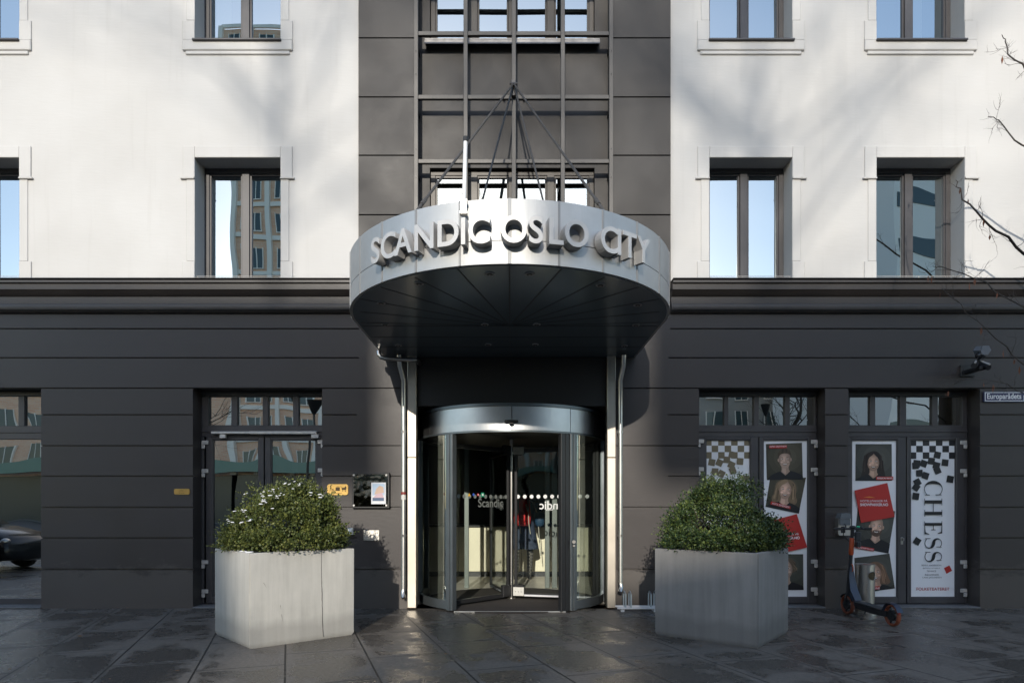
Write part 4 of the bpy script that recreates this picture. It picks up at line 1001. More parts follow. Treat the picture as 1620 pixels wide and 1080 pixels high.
# ================================================================ POSTERS
PY, ZP = GY-.008+.030-.004, 8.58+GY+.018
def XP(px): return X(px, ZP)
def HP(py): return H(py, ZP)
C = {}
def flatm(name, c, rough=.35):
    if name not in C: C[name] = mat('print_'+name, c, rough)
    return C[name]
SH = lambda k: PY-.0022*k
def fp(mb, pts, k): mb.poly([(XP(a), SH(k), HP(b)) for a, b in pts])
def fell(mb, cx, cy, rx, ry, k, n=20, rot=0, a0=0, a1=360):
    p = []
    for i in range(n+(0 if a1-a0 >= 360 else 1)):
        a = R(a0+(a1-a0)*i/n); x, y = rx*math.cos(a), ry*math.sin(a); c_, s_ = math.cos(R(rot)), math.sin(R(rot)); p.append((cx+x*c_-y*s_, cy+x*s_+y*c_))
    fp(mb, p, k)
def portrait(parent, quad, hx, hy, s, skin, hairc, style, tilt=0, cloth=(.012,.012,.014), bgc=(.040,.040,.033)):
    """flat printed portrait: backdrop quad, hair, neck, face, features (pixel coordinates on the poster)"""
    skin = tuple(k*1.55 for k in skin); q = MB(); mats = [flatm('backdrop_%d' % int(bgc[0]*1e4), bgc), flatm('hair_%s' % style, hairc), flatm('skin_%d' % int(skin[0]*1e4), skin), flatm('cloth', cloth), flatm('feature', (.10,.04,.03)), flatm('teeth', (.62,.58,.54)), flatm('skinl_%d' % int(skin[0]*1e4), tuple(min(1, k*1.28) for k in skin)), flatm('hair_light_%s' % style, tuple(k*1.9 for k in hairc)), flatm('skind_%d' % int(skin[0]*1e4), tuple(k*.62 for k in skin))]
    q.mi = 0; fp(q, quad, 1)
    def rt(px, py): a = R(tilt); return (hx+(px*math.cos(a)-py*math.sin(a))*s, hy+(px*math.sin(a)+py*math.cos(a))*s)
    def poly(pts, k, m_): q.mi = m_; fp(q, [rt(*p) for p in pts], k)
    def el(cx, cy, rx, ry, k, m_, n=18, a0=0, a1=360):
        q.mi = m_; fp(q, [rt(cx+rx*math.cos(R(a0+(a1-a0)*i/n)), cy+ry*math.sin(R(a0+(a1-a0)*i/n))) for i in range(n+(a1-a0 < 360))], k)
    # unit: face half width = 1, face centre 0,0, y down
    ns = 7; i0 = len(mats)
    lerp = lambda c0, c1, f: tuple(x*(1-f)+y*f for x, y in zip(c0, c1))
    dk, lt = tuple(k*.48 for k in skin), tuple(min(1, k*1.22) for k in skin)
    for k in range(ns): mats.append(flatm('tone_%d_%d' % (int(skin[0]*1e4), k), lerp(dk, lt, k/(ns-1))))
    b0 = len(mats)
    for k in range(4): mats.append(flatm('back_%d_%d' % (int(bgc[0]*1e4), k), tuple(c*(1+.35*k) for c in bgc)))
    h0 = len(mats)
    for k in range(4): mats.append(flatm('lock_%s_%d' % (style, k), tuple(c*(.6+.55*k) for c in hairc)))
    rp = random.Random(int(hx*7+hy))
    for k in range(4): el(.6, -.4, 4.2-.95*k, 4.0-.9*k, 1.2+.1*k, b0+k, 22)
    def grad(pts, c, k0, first, n_, pw=1.0):
        for j in range(n_):
            f = 1-(j/n_)**pw; poly([(c[0]+(x-c[0])*f, c[1]+(y-c[1])*f) for x, y in pts], k0+.12*j, first+j)
    def smooth(pts, it=2):
        for _ in range(it):
            o = []
            for (x0, y0), (x1, y1) in zip(pts, pts[1:]+pts[:1]): o += [(x0*.75+x1*.25, y0*.75+y1*.25), (x0*.25+x1*.75, y0*.25+y1*.75)]
            pts = o
        return pts
    HP_ = {'long': [(-.3,-1.75),(.6,-1.75),(1.25,-1.1),(1.45,0),(1.75,1.3),(2.0,2.6),(1.3,3.1),(-1.3,3.1),(-2.0,2.4),(-1.6,1.2),(-1.4,0),(-1.2,-1.1)],
           'wavy': [(-.4,-1.7),(.5,-1.75),(1.45,-1.2),(1.75,-.2),(1.6,.7),(2.1,1.5),(1.6,2.2),(.9,1.9),(-1.0,2.0),(-1.7,2.2),(-2.0,1.3),(-1.5,.4),(-1.6,-.5),(-1.3,-1.2)],
           'bob': [(-.5,-1.75),(.6,-1.75),(1.5,-1.0),(1.8,.2),(2.1,1.3),(2.3,1.5),(1.7,2.0),(1.0,1.7),(-1.0,1.8),(-1.5,.8),(-1.4,-.8)],
           'grey': [(-.6,-1.7),(.5,-1.7),(1.3,-1.2),(1.5,-.2),(1.3,.6),(-1.3,.6),(-1.5,-.4),(-1.3,-1.2)]}
    if style in HP_:
        hp = smooth(HP_[style]); poly(hp, 2, h0+1)
        for j in range(26):
            s_ = rp.choice((-1, 1)); x0 = s_*rp.uniform(.15, .95); x1 = s_*rp.uniform(1.05, 1.65); y1 = rp.uniform(.6, 1.9) if style != 'grey' else rp.uniform(-.2,.4); w_ = rp.uniform(.03, .08)
            cv = [(x0*.6, -1.55), (x0+s_*.45, -1.0), (x1*.92, -.2), (x1, y1)]
            poly([(x-w_, y) for x, y in cv]+[(x+w_, y) for x, y in cv[::-1]], 2.2+.04*j, h0+rp.randrange(4))
    bodyp = smooth([(-.8,1.75),(-2.3,2.35),(-3.0,3.0),(-3.1,4.4),(3.1,4.4),(3.0,3.0),(2.3,2.35),(.8,1.75),(0,2.25)], 1)
    poly(bodyp, 3.5, 3)
    neck = [(-.55,.7),(.55,.7),(.58,1.6),(.78,1.95),(.0,2.5),(-.78,1.95),(-.58,1.6)]
    poly(neck, 3.8, i0+1); poly([(-.45,1.3),(.1,1.35),(.15,1.9),(0,2.3),(-.5,1.95)], 3.9, i0+3)
    if style in ('short', 'bald'): el(-1.0,.02,.15,.28, 3.9, i0+2); el(1.0,.02,.15,.28, 3.9, i0+1)
    face = smooth([(-.96,-.5),(-.8,-1.15),(-.3,-1.42),(.3,-1.42),(.8,-1.15),(.96,-.5),(.93,.35),(.70,.95),(.28,1.36),(-.28,1.36),(-.70,.95),(-.93,.35)], 2)
    grad(face, (-.22,-.15), 4, i0, ns, .8)
    for s_ in (-1, 1):
        el(s_*.40, -.17, .27, .17, 5.0, i0+(3 if s_ < 0 else 2)); el(s_*.40, -.15, .17, .07, 5.15, 5); el(s_*.39, -.15, .07, .075, 5.3, 3)
        poly([(s_*.16,-.36),(s_*.40,-.47),(s_*.66,-.36),(s_*.40,-.40)], 5.2, h0 if style != 'grey' else 4)
        el(s_*.52, .38, .20, .15, 4.98, i0+(6 if s_ < 0 else 4))
    poly([(.02,-.15),(.10,-.15),(.20,.30),(.10,.40),(-.14,.38),(.04,.28)], 5.1, i0+2); poly([(-.06,-.1),(.02,-.1),(.03,.28),(-.06,.30)], 5.15, i0+6)
    poly([(-.40,.62),(-.2,.66),(0,.68),(.2,.66),(.40,.62),(.24,.88),(0,.95),(-.24,.88)], 5.2, 4); poly([(-.31,.655),(0,.71),(.31,.655),(.18,.80),(-.18,.80)], 5.35, 5)
    poly([(-.52,.45),(-.46,.45),(-.50,.80),(-.56,.75)], 5.1, i0+3); poly([(.52,.45),(.46,.45),(.50,.80),(.56,.75)], 5.1, i0+1)
    if style == 'bald':
        poly(smooth([(-.90,.25),(-.62,.60),(-.45,.52),(0,.46),(.45,.52),(.62,.60),(.90,.25),(.74,1.05),(.3,1.45),(-.3,1.45),(-.74,1.05)], 1), 5.05, h0+1)
        poly([(-.34,.66),(0,.71),(.34,.66),(.2,.84),(-.2,.84)], 5.5, 5)
    if style == 'short':
        poly(smooth([(-1.04,-.1),(-1.1,-.9),(-.75,-1.55),(-.1,-1.85),(.55,-1.75),(1.02,-1.2),(1.06,-.1),(.90,-.75),(.45,-1.02),(-.3,-1.05),(-.86,-.75)], 1), 5.6, h0+1)
        for j in range(10): x_ = -.8+.17*j; poly([(x_,-1.0),(x_+.05,-1.0),(x_+.16,-1.7),(x_+.08,-1.7)], 5.7+.03*j, h0+rp.randrange(4))
        poly(smooth([(-.80,.55),(-.45,.62),(.45,.62),(.80,.55),(.62,1.1),(.28,1.40),(-.28,1.40),(-.62,1.1)], 1), 4.95, i0+2)
        poly([(-.36,.64),(0,.69),(.36,.64),(.2,.82),(-.2,.82)], 5.5, 5)
    if style == 'long': poly(smooth([(-.98,.5),(-1.15,-.8),(-.6,-1.6),(.1,-1.6),(.0,-1.2),(-.75,-.7)],1), 5.8, h0+1); poly(smooth([(.98,.5),(1.15,-.8),(.6,-1.6),(-.05,-1.6),(.15,-1.2),(.82,-.6)],1), 5.8, h0)
    if style in ('wavy', 'bob', 'grey'): poly(smooth([(-1.05,.4),(-1.2,-.8),(-.6,-1.6),(.4,-1.65),(.1,-1.15),(-.78,-.6)],1), 5.8, h0+2); poly(smooth([(1.0,.4),(1.15,-.8),(.7,-1.5),(.1,-1.65),(.4,-1.1),(.86,-.5)],1), 5.8, h0+1)
    # neckline
    poly([(-.82,1.8),(0,2.55),(.82,1.8),(1.1,1.95),(0,2.95),(-1.1,1.95)], 6, 3)
    bmq = q.bm
    # clip to the print's own outline
    cxm = sum(p_[0] for p_ in quad)/4; cym = sum(p_[1] for p_ in quad)/4
    W = [Vector((XP(a), 0, HP(b))) for a, b in quad]; cc = Vector((XP(cxm), 0, HP(cym)))
    for a, b in zip(W, W[1:]+W[:1]):
        d = b-a; n = Vector((d.z, 0, -d.x)).normalized()
        if (cc-a).dot(n) > 0: n = -n
        bmesh.ops.bisect_plane(bmq, geom=bmq.verts[:]+bmq.edges[:]+bmq.faces[:], plane_co=a, plane_no=n, clear_outer=True)
    return q.build('portrait', mats, parent, fix=False)
RED = (.42,.028,.022); GREYP = (.74,.75,.77)
def poster(x0, x1, lab, col=GREYP):
    t = empty('poster', (XP((x0+x1)/2), SH(0), HP(945)), lab, 'poster', 'posters filling the door panes')
    q = MB(); fp(q, [(x0,944), (x1,944), (x1,694), (x0,694)], 0); q.build('sheet', flatm('paper_%d' % int(col[0]*100), col, .3), t, fix=False); return t
def patch(t, pts, m_, k=1, name='printed_square'):
    q = MB(); fp(q, pts, k); return q.build(name, m_, t, fix=False)
def ptext(t, s_, cx, cy, hpx, wpx, m_, k=8, rot=0, off=.0, name='lettering'):
    q = MB(); put_text(q, s_, XP(cx), SH(k), HP(cy), hpx*ZP/F, wpx*ZP/F, rot=R(rot), offset=off); return q.build(name, m_, t, fix=False)
M['ink'] = flatm('ink_black', (.014,.014,.016)); M['pw'] = flatm('white', (.75,.75,.75)); M['pr'] = flatm('red', RED); M['tan'] = flatm('khaki', (.17,.14,.085)); M['tan2'] = flatm('khaki_dark', (.12,.10,.06))
# third door, left leaf: three portraits with red square
t = poster(1345.5, 1419.5, 'poster with smiling dark haired woman on top and red square over bald man')
portrait(t, [(1353,760),(1411,760),(1410.5,702),(1353.5,702)], 1381, 731, 10.2, (.42,.27,.19), (.022,.015,.012), 'long')
patch(t, [(1385,753.5),(1412,753.5),(1412,758.8),(1385,758.8)][::-1], M['pr'], 8, 'name_strip'); ptext(t, 'MARION RAVN', 1398.5, 756.2, 3, 24, M['pw'], 9)
portrait(t, [(1351,864),(1357,800),(1416,808),(1405,875)], 1386, 833, 10.6, (.45,.29,.21), (.085,.05,.035), 'bald', 5)
patch(t, [(1350.5,775.5),(1402.5,763.5),(1414,817),(1361,826.5)], M['pr'], 9, 'red_square')
ptext(t, 'HOTELLPAKKER PÅ', 1381, 791.5, 4.0, 43, M['pw'], 10); ptext(t, 'SHOWPAKKER.NO', 1381.5, 797.8, 4.4, 44, M['pw'], 10, off=.02)
patch(t, [(1364,786.4),(1374,784.8),(1384,787.2),(1374,786.8)], flatm('orange', (.65,.22,.04)), 10, 'swoosh')
patch(t, [(1352,861.5),(1352.5,866),(1381,871.5),(1382,867)], M['pr'], 8, 'name_strip'); ptext(t, 'ANDRÉ SØFTELAND', 1367, 866.4, 3, 27, M['pw'], 9, rot=-10)
portrait(t, [(1351.5,882),(1407,875),(1415.5,930),(1353,938)], 1384, 906, 10.4, (.40,.25,.18), (.13,.075,.045), 'bob', -6)
patch(t, [(1380,932.5),(1380,927),(1390.5,926),(1391,931)], M['pr'], 8, 'name_strip'); ptext(t, 'LINE', 1386, 929.5, 3, 9, M['pw'], 9)
patch(t, [(1406,871.5),(1419,866),(1419,880)], M['pw'], .5, 'paper_wedge') if False else None
# second door, right leaf
t = poster(1206.5, 1277.5, 'poster with short haired man above fair haired woman, half hidden by the right bush')
portrait(t, [(1213,759),(1211.5,702),(1268.5,700),(1270,758)], 1241, 727, 9.8, (.36,.25,.19), (.05,.035,.022), 'short', -3, bgc=(.045,.040,.026))
patch(t, [(1216,704.5),(1244,704),(1244,708.5),(1216,709)], M['pr'], 8, 'name_strip'); ptext(t, 'ESPEN GRJOTHEIM', 1230, 706.5, 3, 26, M['pw'], 9, rot=1)
portrait(t, [(1211,801),(1218,757),(1275,755),(1263.5,812)], 1242, 775, 10.4, (.48,.31,.23), (.16,.11,.065), 'wavy', 6, bgc=(.045,.042,.030))
patch(t, [(1218,797),(1219,792.5),(1250,800.5),(1249.5,805)], M['pr'], 8, 'name_strip'); ptext(t, 'ANITA SIMONSEN', 1234, 798.8, 3, 28, M['pw'], 9, rot=-13)
patch(t, [(1202.5+6,826),(1259.5,812.5),(1276,865),(1216,879)], M['pr'], 9, 'red_square')
ptext(t, 'HOTELLPAKKER PÅ', 1240, 843.8, 4.0, 46, M['pw'], 10); ptext(t, 'SHOWPAKKER.NO', 1240.5, 850, 4.4, 47, M['pw'], 10, off=.02)
portrait(t, [(1213,876),(1270.5,876),(1271,932.5),(1213,932.5)], 1243, 900, 11, (.36,.23,.17), (.10,.07,.045), 'grey', 0, bgc=(.035,.036,.028))
# chess posters
def squares(t, x0, w_, h_, ytop, mt, loose, rowpat, ncol):
    q = MB()
    for j, row in enumerate(rowpat):
        for i in row: fp(q, [(x0+i*w_, ytop+(j+1)*h_), (x0+(i+1)*w_, ytop+(j+1)*h_), (x0+(i+1)*w_, ytop+j*h_), (x0+i*w_, ytop+j*h_)], 1)
    q.build('chequered_band', mt, t, fix=False)
    for k, (cx, cy, a, s) in enumerate(loose):
        c_, s_ = math.cos(R(a)), math.sin(R(a)); pts = [(cx+x*c_-y*s_, cy+x*s_+y*c_) for x, y in ((-s,s),(s,s),(s,-s),(-s,-s))]
        patch(t, pts, mt, 1.5+.3*k, 'tumbling_square')
t = poster(1439, 1511.5, 'white chess theatre poster with black serif title running downward, clear of the scooter')
squares(t, 1439, 10.36, 10.3, 694.5, M['ink'], [(1450,733,8,5.6),(1448,736.5,-3,5.2),(1461,733,20,5.3),(1473,729,8,5.3),(1482.5,719.5,12,5.2),(1481,736,15,5.3),(1482.5,744,-22,5.2),(1494.5,731.5,7,5.2),(1454,748,-5,5.2),(1463.5,752,18,5.2),(1502.5,757.5,10,5.3),(1450.5,762.5,-28,5.3),(1448.5,770.5,35,5.2),(1448,784.5,8,5.3),(1450,855.5,32,5.2)],
        [(0,2,4,6),(1,3,5),(0,2,6)], 7)
patch(t, [(1497,909),(1507,905),(1502.5-10.5,897.5),(1501.5,892)][0:0] or [(1493,898),(1501.5,893.5),(1506,902),(1497,907)], M['pr'], 2, 'red_tumbling_square')
# serif capitals built by hand: u along the word, v up the letter
def serif(ch):
    P_ = []
    if ch == 'H':
        for u in (.10, .72): P_ += [[(u,0),(u+.17,0),(u+.17,1),(u,1)]]
        for u in (0, .62): P_ += [[(u,0),(u+.37,0),(u+.37,.035),(u,.035)], [(u,.965),(u+.37,.965),(u+.37,1),(u,1)]]
        P_ += [[(.27,.475),(.72,.475),(.72,.515),(.27,.515)]]
    if ch == 'E':
        P_ += [[(.10,0),(.27,0),(.27,1),(.10,1)], [(0,0),(.27,0),(.27,.035),(0,.035)], [(0,.965),(.27,.965),(.27,1),(0,1)],
               [(.27,0),(.80,0),(.84,.27),(.80,.27),(.70,.06),(.27,.035)], [(.27,1),(.76,1),(.79,.75),(.75,.75),(.66,.94),(.27,.965)],
               [(.27,.49),(.52,.49),(.52,.525),(.27,.525)], [(.52,.38),(.56,.38),(.56,.63),(.52,.63)]]
    if ch == 'C':
        n = 26; out = []; inn_ = []
        for i in range(n+1):
            a = R(42+(318-42)*i/n); out.append((.48+.48*math.cos(a), .5+.52*math.sin(a)))
            wd = .035+.15*max(0, -math.cos(a))**1.2; inn_.append((.48+(.48-wd)*math.cos(a)+.0, .5+(.52-.035-.02*max(0, -math.cos(a)))*math.sin(a)))
        for i in range(n): P_.append([out[i], out[i+1], inn_[i+1], inn_[i]])
        P_ += [[(.80,.62),(.84,.62),(.84,.98),(.80,.94)], [(.80,.06),(.84,.02),(.85,.30),(.81,.30)]]
    if ch == 'S':
        cs = []; n = 34
        for i in range(n+1):
            s_ = i/n
            if s_ < .5: a = R(35+(s_/.5)*235); cs.append((.38+.29*math.cos(a), .745+.225*math.sin(a), a))
            else: a = R(90-((s_-.5)/.5)*235); cs.append((.38+.33*math.cos(a), .27+.245*math.sin(a), a))
        for i in range(n):
            def wd(k): s_ = k/n; return .018+.075*math.exp(-((s_-.5)/.17)**2)
            (x0,y0,_), (x1,y1,_) = cs[i], cs[i+1]; dx, dy = x1-x0, y1-y0; L = math.hypot(dx, dy) or 1
            nx, ny = -dy/L, dx/L
            if i == 0: pnx, pny = nx, ny
            P_.append([(x0+pnx*wd(i), y0+pny*wd(i)), (x0-pnx*wd(i), y0-pny*wd(i)), (x1-nx*wd(i+1), y1-ny*wd(i+1)), (x1+nx*wd(i+1), y1+ny*wd(i+1))]); pnx, pny = nx, ny
        P_ += [[(.62,.68),(.66,.68),(.66,.99),(.62,.94)], [(.05,.01),(.09,.06),(.09,.34),(.05,.34)]]
    return P_
def serif_word(t, letters, x0, x1, mt, k=6):
    q = MB(); j = 0
    for ch, ya, yb, um in letters:
        for pl in serif(ch):
            fp(q, [(x0+(x1-x0)*v, ya+(yb-ya)*u/um) for u, v in pl], k+.15*(j % 5)); j += 1
    return q.build('title_lettering', mt, t)
serif_word(t, [('C',760,786,.96),('H',788,817,1.0),('E',824,845,.84),('S',849.5,867,.74),('S',871,888,.74)], 1461.5, 1489.5, M['ink'])
M['greyink'] = flatm('ink_grey', (.10,.10,.12))
for i, s_ in enumerate(('BENNY ANDERSSON', 'BJÖRN ULVAEUS', 'TIM RICE')): ptext(t, s_, 1473, 893.5+i*4.6, 2.4, (31,27,15)[i], M['greyink'], 3)
for i, s_ in enumerate(('REGISSØR', 'LARS JACOBSEN')): ptext(t, s_, 1474, 908.5+i*4.6, 2.4, (22,30)[i], M['greyink'], 3)
ptext(t, 'FOLKETEATERET', 1475.5, 931, 4.8, 52, M['pr'], 3)
t = poster(1115.5, 1187.5, 'white chess theatre poster with khaki squares, rising behind the right bush', (.74,.73,.69))
squares(t, 1115.5, 10.28, 10.2, 694.3, M['tan'], [(1126,731,12,5.3),(1138,731.5,25,5.2),(1149.5,727,5,5.2),(1158,719,12,5.2),(1157,735,25,5.2),(1159,744,-20,5.2),(1170.5,729.5,5,5.2),(1131,745.5,3,5.2),(1141,749,28,5.2),(1126,760,-25,5.2),(1179,757,12,5.2)],
        [(0,2,4,6),(1,3,5),(0,2,4,6)], 7)
serif_word(t, [('C',758.5,786,.96),('H',788,817,1.0)], 1137, 1165, M['tan2'])

# ================================================================ E-SCOOTER
sc_f = Vector((X(1341, 8.15), 8.15-FZ, 0)); sc_r = Vector((X(1412, 7.33), 7.33-FZ, 0))
hd = (sc_f-sc_r).normalized(); sd = Vector((hd.y, -hd.x, 0))          # heading, right-hand side
t = empty('electric_scooter', (sc_f+sc_r)/2, 'parked black electric kick scooter with orange stem panel and orange tyres beside the litter bin', 'scooter')
M['scoot'] = mat('scooter_black', (.018,.019,.022), .4, 0, .1, 10); M['orange'] = mat('scooter_orange', (.38,.06,.014), .5); M['tyre'] = mat('orange_tyre', (.24,.065,.03), .7, 0, .3, 12)
M['navy'] = mat('navy_plastic', (.02,.03,.055), .4)
def wheel(c, name):
    r0 = .108; q = MB(); n = 28
    c = c+Vector((0,0,r0+.012))
    rings = []
    for k in range(n):
        a = 2*math.pi*k/n; d = hd*math.cos(a)+Vector((0,0,1))*math.sin(a)
        rings.append([c+d*(r0+ .014*math.cos(b))+sd*(.024*math.sin(b)) for b in [2*math.pi*j/8 for j in range(8)]])
    rings.append(rings[0]); q.loft(rings, cap=False)
    for k in range(0, n, 1):
        a = 2*math.pi*(k+.5)/n; d = hd*math.cos(a)+Vector((0,0,1))*math.sin(a); e = hd*-math.sin(a)+Vector((0,0,1))*math.cos(a)
        for s in (-1, 1): 
            o = c+d*(r0+.008)+sd*s*.021; q.poly([o-e*.006, o+e*.006, o+e*.006-d*.02+sd*s*.004, o-e*.006-d*.02+sd*s*.004])
    w_ = q.build(name, M['tyre'], t, smooth=50)
    q = MB(); q.tube([c-sd*.024, c+sd*.024], .062, 20); q.tube([c-sd*.032, c+sd*.032], .022, 12)
    for k in range(5):
        a = 2*math.pi*k/5; d = hd*math.cos(a)+Vector((0,0,1))*math.sin(a); q.tube([c+d*.05, c+d*.098], [.014, .010], 6)
    q.build('rim', M['scoot'], w_, smooth=40); return c
cf = wheel(sc_f, 'wheel'); cr = wheel(sc_r, 'wheel')
# deck
def sq(mb, pts, w2, th, taper=None):
    rings = []
    for i, (p, wv, tv) in enumerate(pts):
        rings.append([p+sd*wv+Vector((0,0,tv)), p-sd*wv+Vector((0,0,tv)), p-sd*wv*.9-Vector((0,0,tv)), p+sd*wv*.9-Vector((0,0,tv))])
    mb.loft(rings)
q = MB(); z = lambda v: Vector((0,0,v))
sq(q, [(cr*1+hd*.06+z(.005), .035, .03), (cr+hd*.14+z(.01), .075, .033), (cr+hd*.30+z(.012), .078, .035), (cf-hd*.26+z(.03), .075, .035), (cf-hd*.19+z(.055), .05, .03)], 0, 0)
q.build('deck', M['scoot'], t, smooth=35)
q = MB(); sq(q, [(cr+hd*.15+z(.046), .066, .003), (cf-hd*.28+z(.067), .064, .003)], 0, 0); q.build('grip_tape', mat('grip_tape', (.035,.035,.035), .95, 0, .5, 300), t)
# rear mudguard arc
q = MB(); rings = []
for k in range(12):
    a = R(20+(150*k/11)); d = -hd*math.cos(a)*1+z(math.sin(a)); rr_ = .137
    rings.append([cr+d*rr_+sd*.036, cr+d*(rr_+.008), cr+d*rr_-sd*.036, cr+d*(rr_-.006)])
q.loft(rings); q.build('mudguard', M['navy'], t, smooth=50)
q = MB(); q.tube([cr-hd*.135+z(.04)-sd*.02, cr-hd*.142+z(.04)-sd*.02], .012, 10); q.build('rear_light', mat('dark_red_lens', (.25,.01,.01), .3), t)
# front fork, neck, stem, battery block
top = cf-hd*.10+z(.93)
hb = Vector((top.x, top.y, H(836, top.y+FZ)))
ax = (hb-(cf+z(.14)-hd*.02)).normalized(); base = cf+z(.14)-hd*.02; Ls = (hb-base).length
q = MB()
for s in (-1, 1): q.tube([cf+sd*s*.036, cf+sd*s*.038+z(.10)-hd*.012, base+sd*s*.022], [.012,.013,.014], 8)
q.tube([base-ax*.02, base+ax*.10], .030, 12); q.tube([cf-sd*.045, cf+sd*.045], .010, 8); q.build('fork', M['scoot'], t, smooth=50)
q = MB(); rings = []
for k in range(8):
    a = R(25+(120*k/7)); d = -hd*math.cos(a)+z(math.sin(a)); rings.append([cf+d*.135+sd*.032, cf+d*.142, cf+d*.135-sd*.032, cf+d*.129])
q.loft(rings); q.build('mudguard', M['scoot'], t, smooth=50)
q = MB(); q.tube([base+ax*.08, base+ax*Ls*.36], [.030,.027], 12); q.tube([base+ax*Ls*.36, base+ax*Ls*.60], .022, 12); q.tube([base+ax*Ls*.86, hb], [.020,.024], 12); q.build('stem', M['scoot'], t, smooth=50)
q = MB(); q.tube([base+ax*Ls*.60, base+ax*Ls*.62, base+ax*Ls*.85, base+ax*Ls*.86], [.024,.029,.027,.022], 12); q.build('orange_panel', M['orange'], t, smooth=50)
q = MB(); cc = base+ax*Ls*.40-hd*.03
for k in range(12):
    a, b = 2*math.pi*k/16-1.2, 2*math.pi*(k+1)/16-1.2; q.tube([cc+sd*.0+hd*-.028*math.cos(a)+z(.045*math.sin(a)), cc+hd*-.028*math.cos(b)+z(.045*math.sin(b))], .006, 6)
q.build('orange_hook', M['orange'], t)
q = MB(); sq(q, [(cf-hd*.21+z(.06), .045, .035), (cf-hd*.13+z(.16), .05, .04), (base+ax*.20-hd*.045, .035, .035), (base+ax*.32-hd*.03, .022, .02)], 0, 0); q.build('battery_housing', M['navy'], t, smooth=40)
q = MB(); q.tube([hb-sd*.235, hb-sd*.12, hb, hb+sd*.12, hb+sd*.235], [.012,.012,.016,.012,.012], 10); q.build('handlebar', M['scoot'], t, smooth=50)
for s in (-1, 1):
    q = MB(); q.tube([hb+sd*s*.15, hb+sd*s*.158, hb+sd*s*.245, hb+sd*s*.25], [.014,.018,.018,.014], 10); q.build('grip', M['rubber'], t, smooth=50)
    q = MB(); q.tube([hb+sd*s*.11, hb+sd*s*.12+hd*.03, hb+sd*s*.19+hd*.045-z(.012)], .006, 6); q.tube([hb+sd*s*.105+z(.01), hb+sd*s*.125+z(.012)], .02, 8); q.build('brake_lever', M['scoot'], t)
q = MB(); q.ell(hb+z(.02), (.035,.05,.022)); q.tube([hb-sd*.09+z(.015), hb-sd*.09+z(.05), hb-sd*.11+z(.055)], .008, 6); q.build('display', M['scoot'], t, smooth=True)
q = MB(); q.ell(hb+sd*.075+z(.024), (.022,.02,.012)); q.build('indicator_light', mat('green_cap', (.02,.45,.22), .4), t, smooth=True)
q = MB(); c = base+ax*Ls*.88-hd*.05+sd*.04; Mx = Matrix.Translation(c); q.box(-.035,.035,-.02,.02,-.05,.06,.008,Mx); q.box(-.02,.03,-.03,.03,-.13,-.06,.01,Mx); q.build('phone_holder', M['scoot'], t)
q = MB(); q.tube([hb-sd*.1+hd*.02, hb-sd*.07+hd*.08-z(.08), hb+hd*.05-z(.17), base+ax*Ls*.7+hd*.03], .005, 6); q.tube([hb+sd*.1+hd*.02, hb+sd*.06+hd*.07-z(.09), hb+hd*.05-z(.17)], .005, 6); q.build('cable', M['rubber'], t, smooth=True)
q = MB(); k0 = (cr+cf)/2+z(.0)-sd*.03; q.tube([k0, Vector((k0.x, k0.y, .012))-sd*.06+hd*.01], .008, 8); q.tube([Vector((k0.x, k0.y, .008))-sd*.075, Vector((k0.x, k0.y, .008))-sd*.045], .010, 8); q.build('kickstand', M['scoot'], t)

# ================================================================ PERSON inside the door, seen from behind
pz = 11.75; px0 = X(829.5, pz); py0 = pz-FZ
t = empty('person', (px0, py0, 0), 'person in long dark coat and patterned leggings with red backpack, standing inside past the door', 'person')
def skin_body(name, joints, edges, root, m_, parent, lv=2):
    me = bpy.data.meshes.new(name); me.from_pydata([j[0] for j in joints], edges, []); o = bpy.data.objects.new(name, me); COL.objects.link(o)
    sm = o.modifiers.new('s', 'SKIN'); 
    for i, j in enumerate(joints):
        sv = me.skin_vertices[0].data[i]; r_ = j[1]; sv.radius = r_ if isinstance(r_, tuple) else (r_, r_); sv.use_root = (i == root)
    sm.use_smooth_shade = True
    ss = o.modifiers.new('d', 'SUBSURF'); ss.levels = lv; ss.render_levels = lv
    me2 = bpy.data.meshes.new_from_object(o.evaluated_get(bpy.context.evaluated_depsgraph_get()))
    bpy.data.objects.remove(o); bpy.data.meshes.remove(me)
    q = MB(); q.bm.from_mesh(me2); bpy.data.meshes.remove(me2)
    return q.build(name, m_, parent, smooth=True)
def b(x, y, z): return (px0+x, py0+y, z)
J = [(b(0,0,.93),(.13,.10)), (b(0,-.01,1.10),(.125,.09)), (b(0,.0,1.30),(.15,.10)), (b(0,.0,1.43),(.12,.08)), (b(0,.02,1.51),(.05,.05)), (b(.01,.03,1.58),(.065,.075)), (b(.01,.04,1.67),(.075,.09)), (b(.01,.03,1.74),(.05,.06)),
     (b(-.19,0,1.40),.06), (b(-.26,.02,1.14),.045), (b(-.20,.20,1.00),.035), (b(-.17,.27,.99),.028),
     (b(.19,0,1.40),.06), (b(.27,-.01,1.14),.045), (b(.26,.16,.98),.035), (b(.25,.24,.97),.028),
     (b(-.09,0,.86),.085), (b(-.15,-.08,.50),.062), (b(-.15,-.12,.30),.06), (b(-.15,-.12,.09),.038), (b(-.16,.03,.035),.036),
     (b(.09,.02,.86),.085), (b(.11,.06,.50),.062), (b(.10,.05,.30),.06), (b(.09,.06,.09),.038), (b(.10,.20,.035),.036)]
E = [(0,1),(1,2),(2,3),(3,4),(4,5),(5,6),(6,7),(3,8),(8,9),(9,10),(10,11),(3,12),(12,13),(13,14),(14,15),(0,16),(16,17),(17,18),(18,19),(19,20),(0,21),(21,22),(22,23),(23,24),(24,25)]
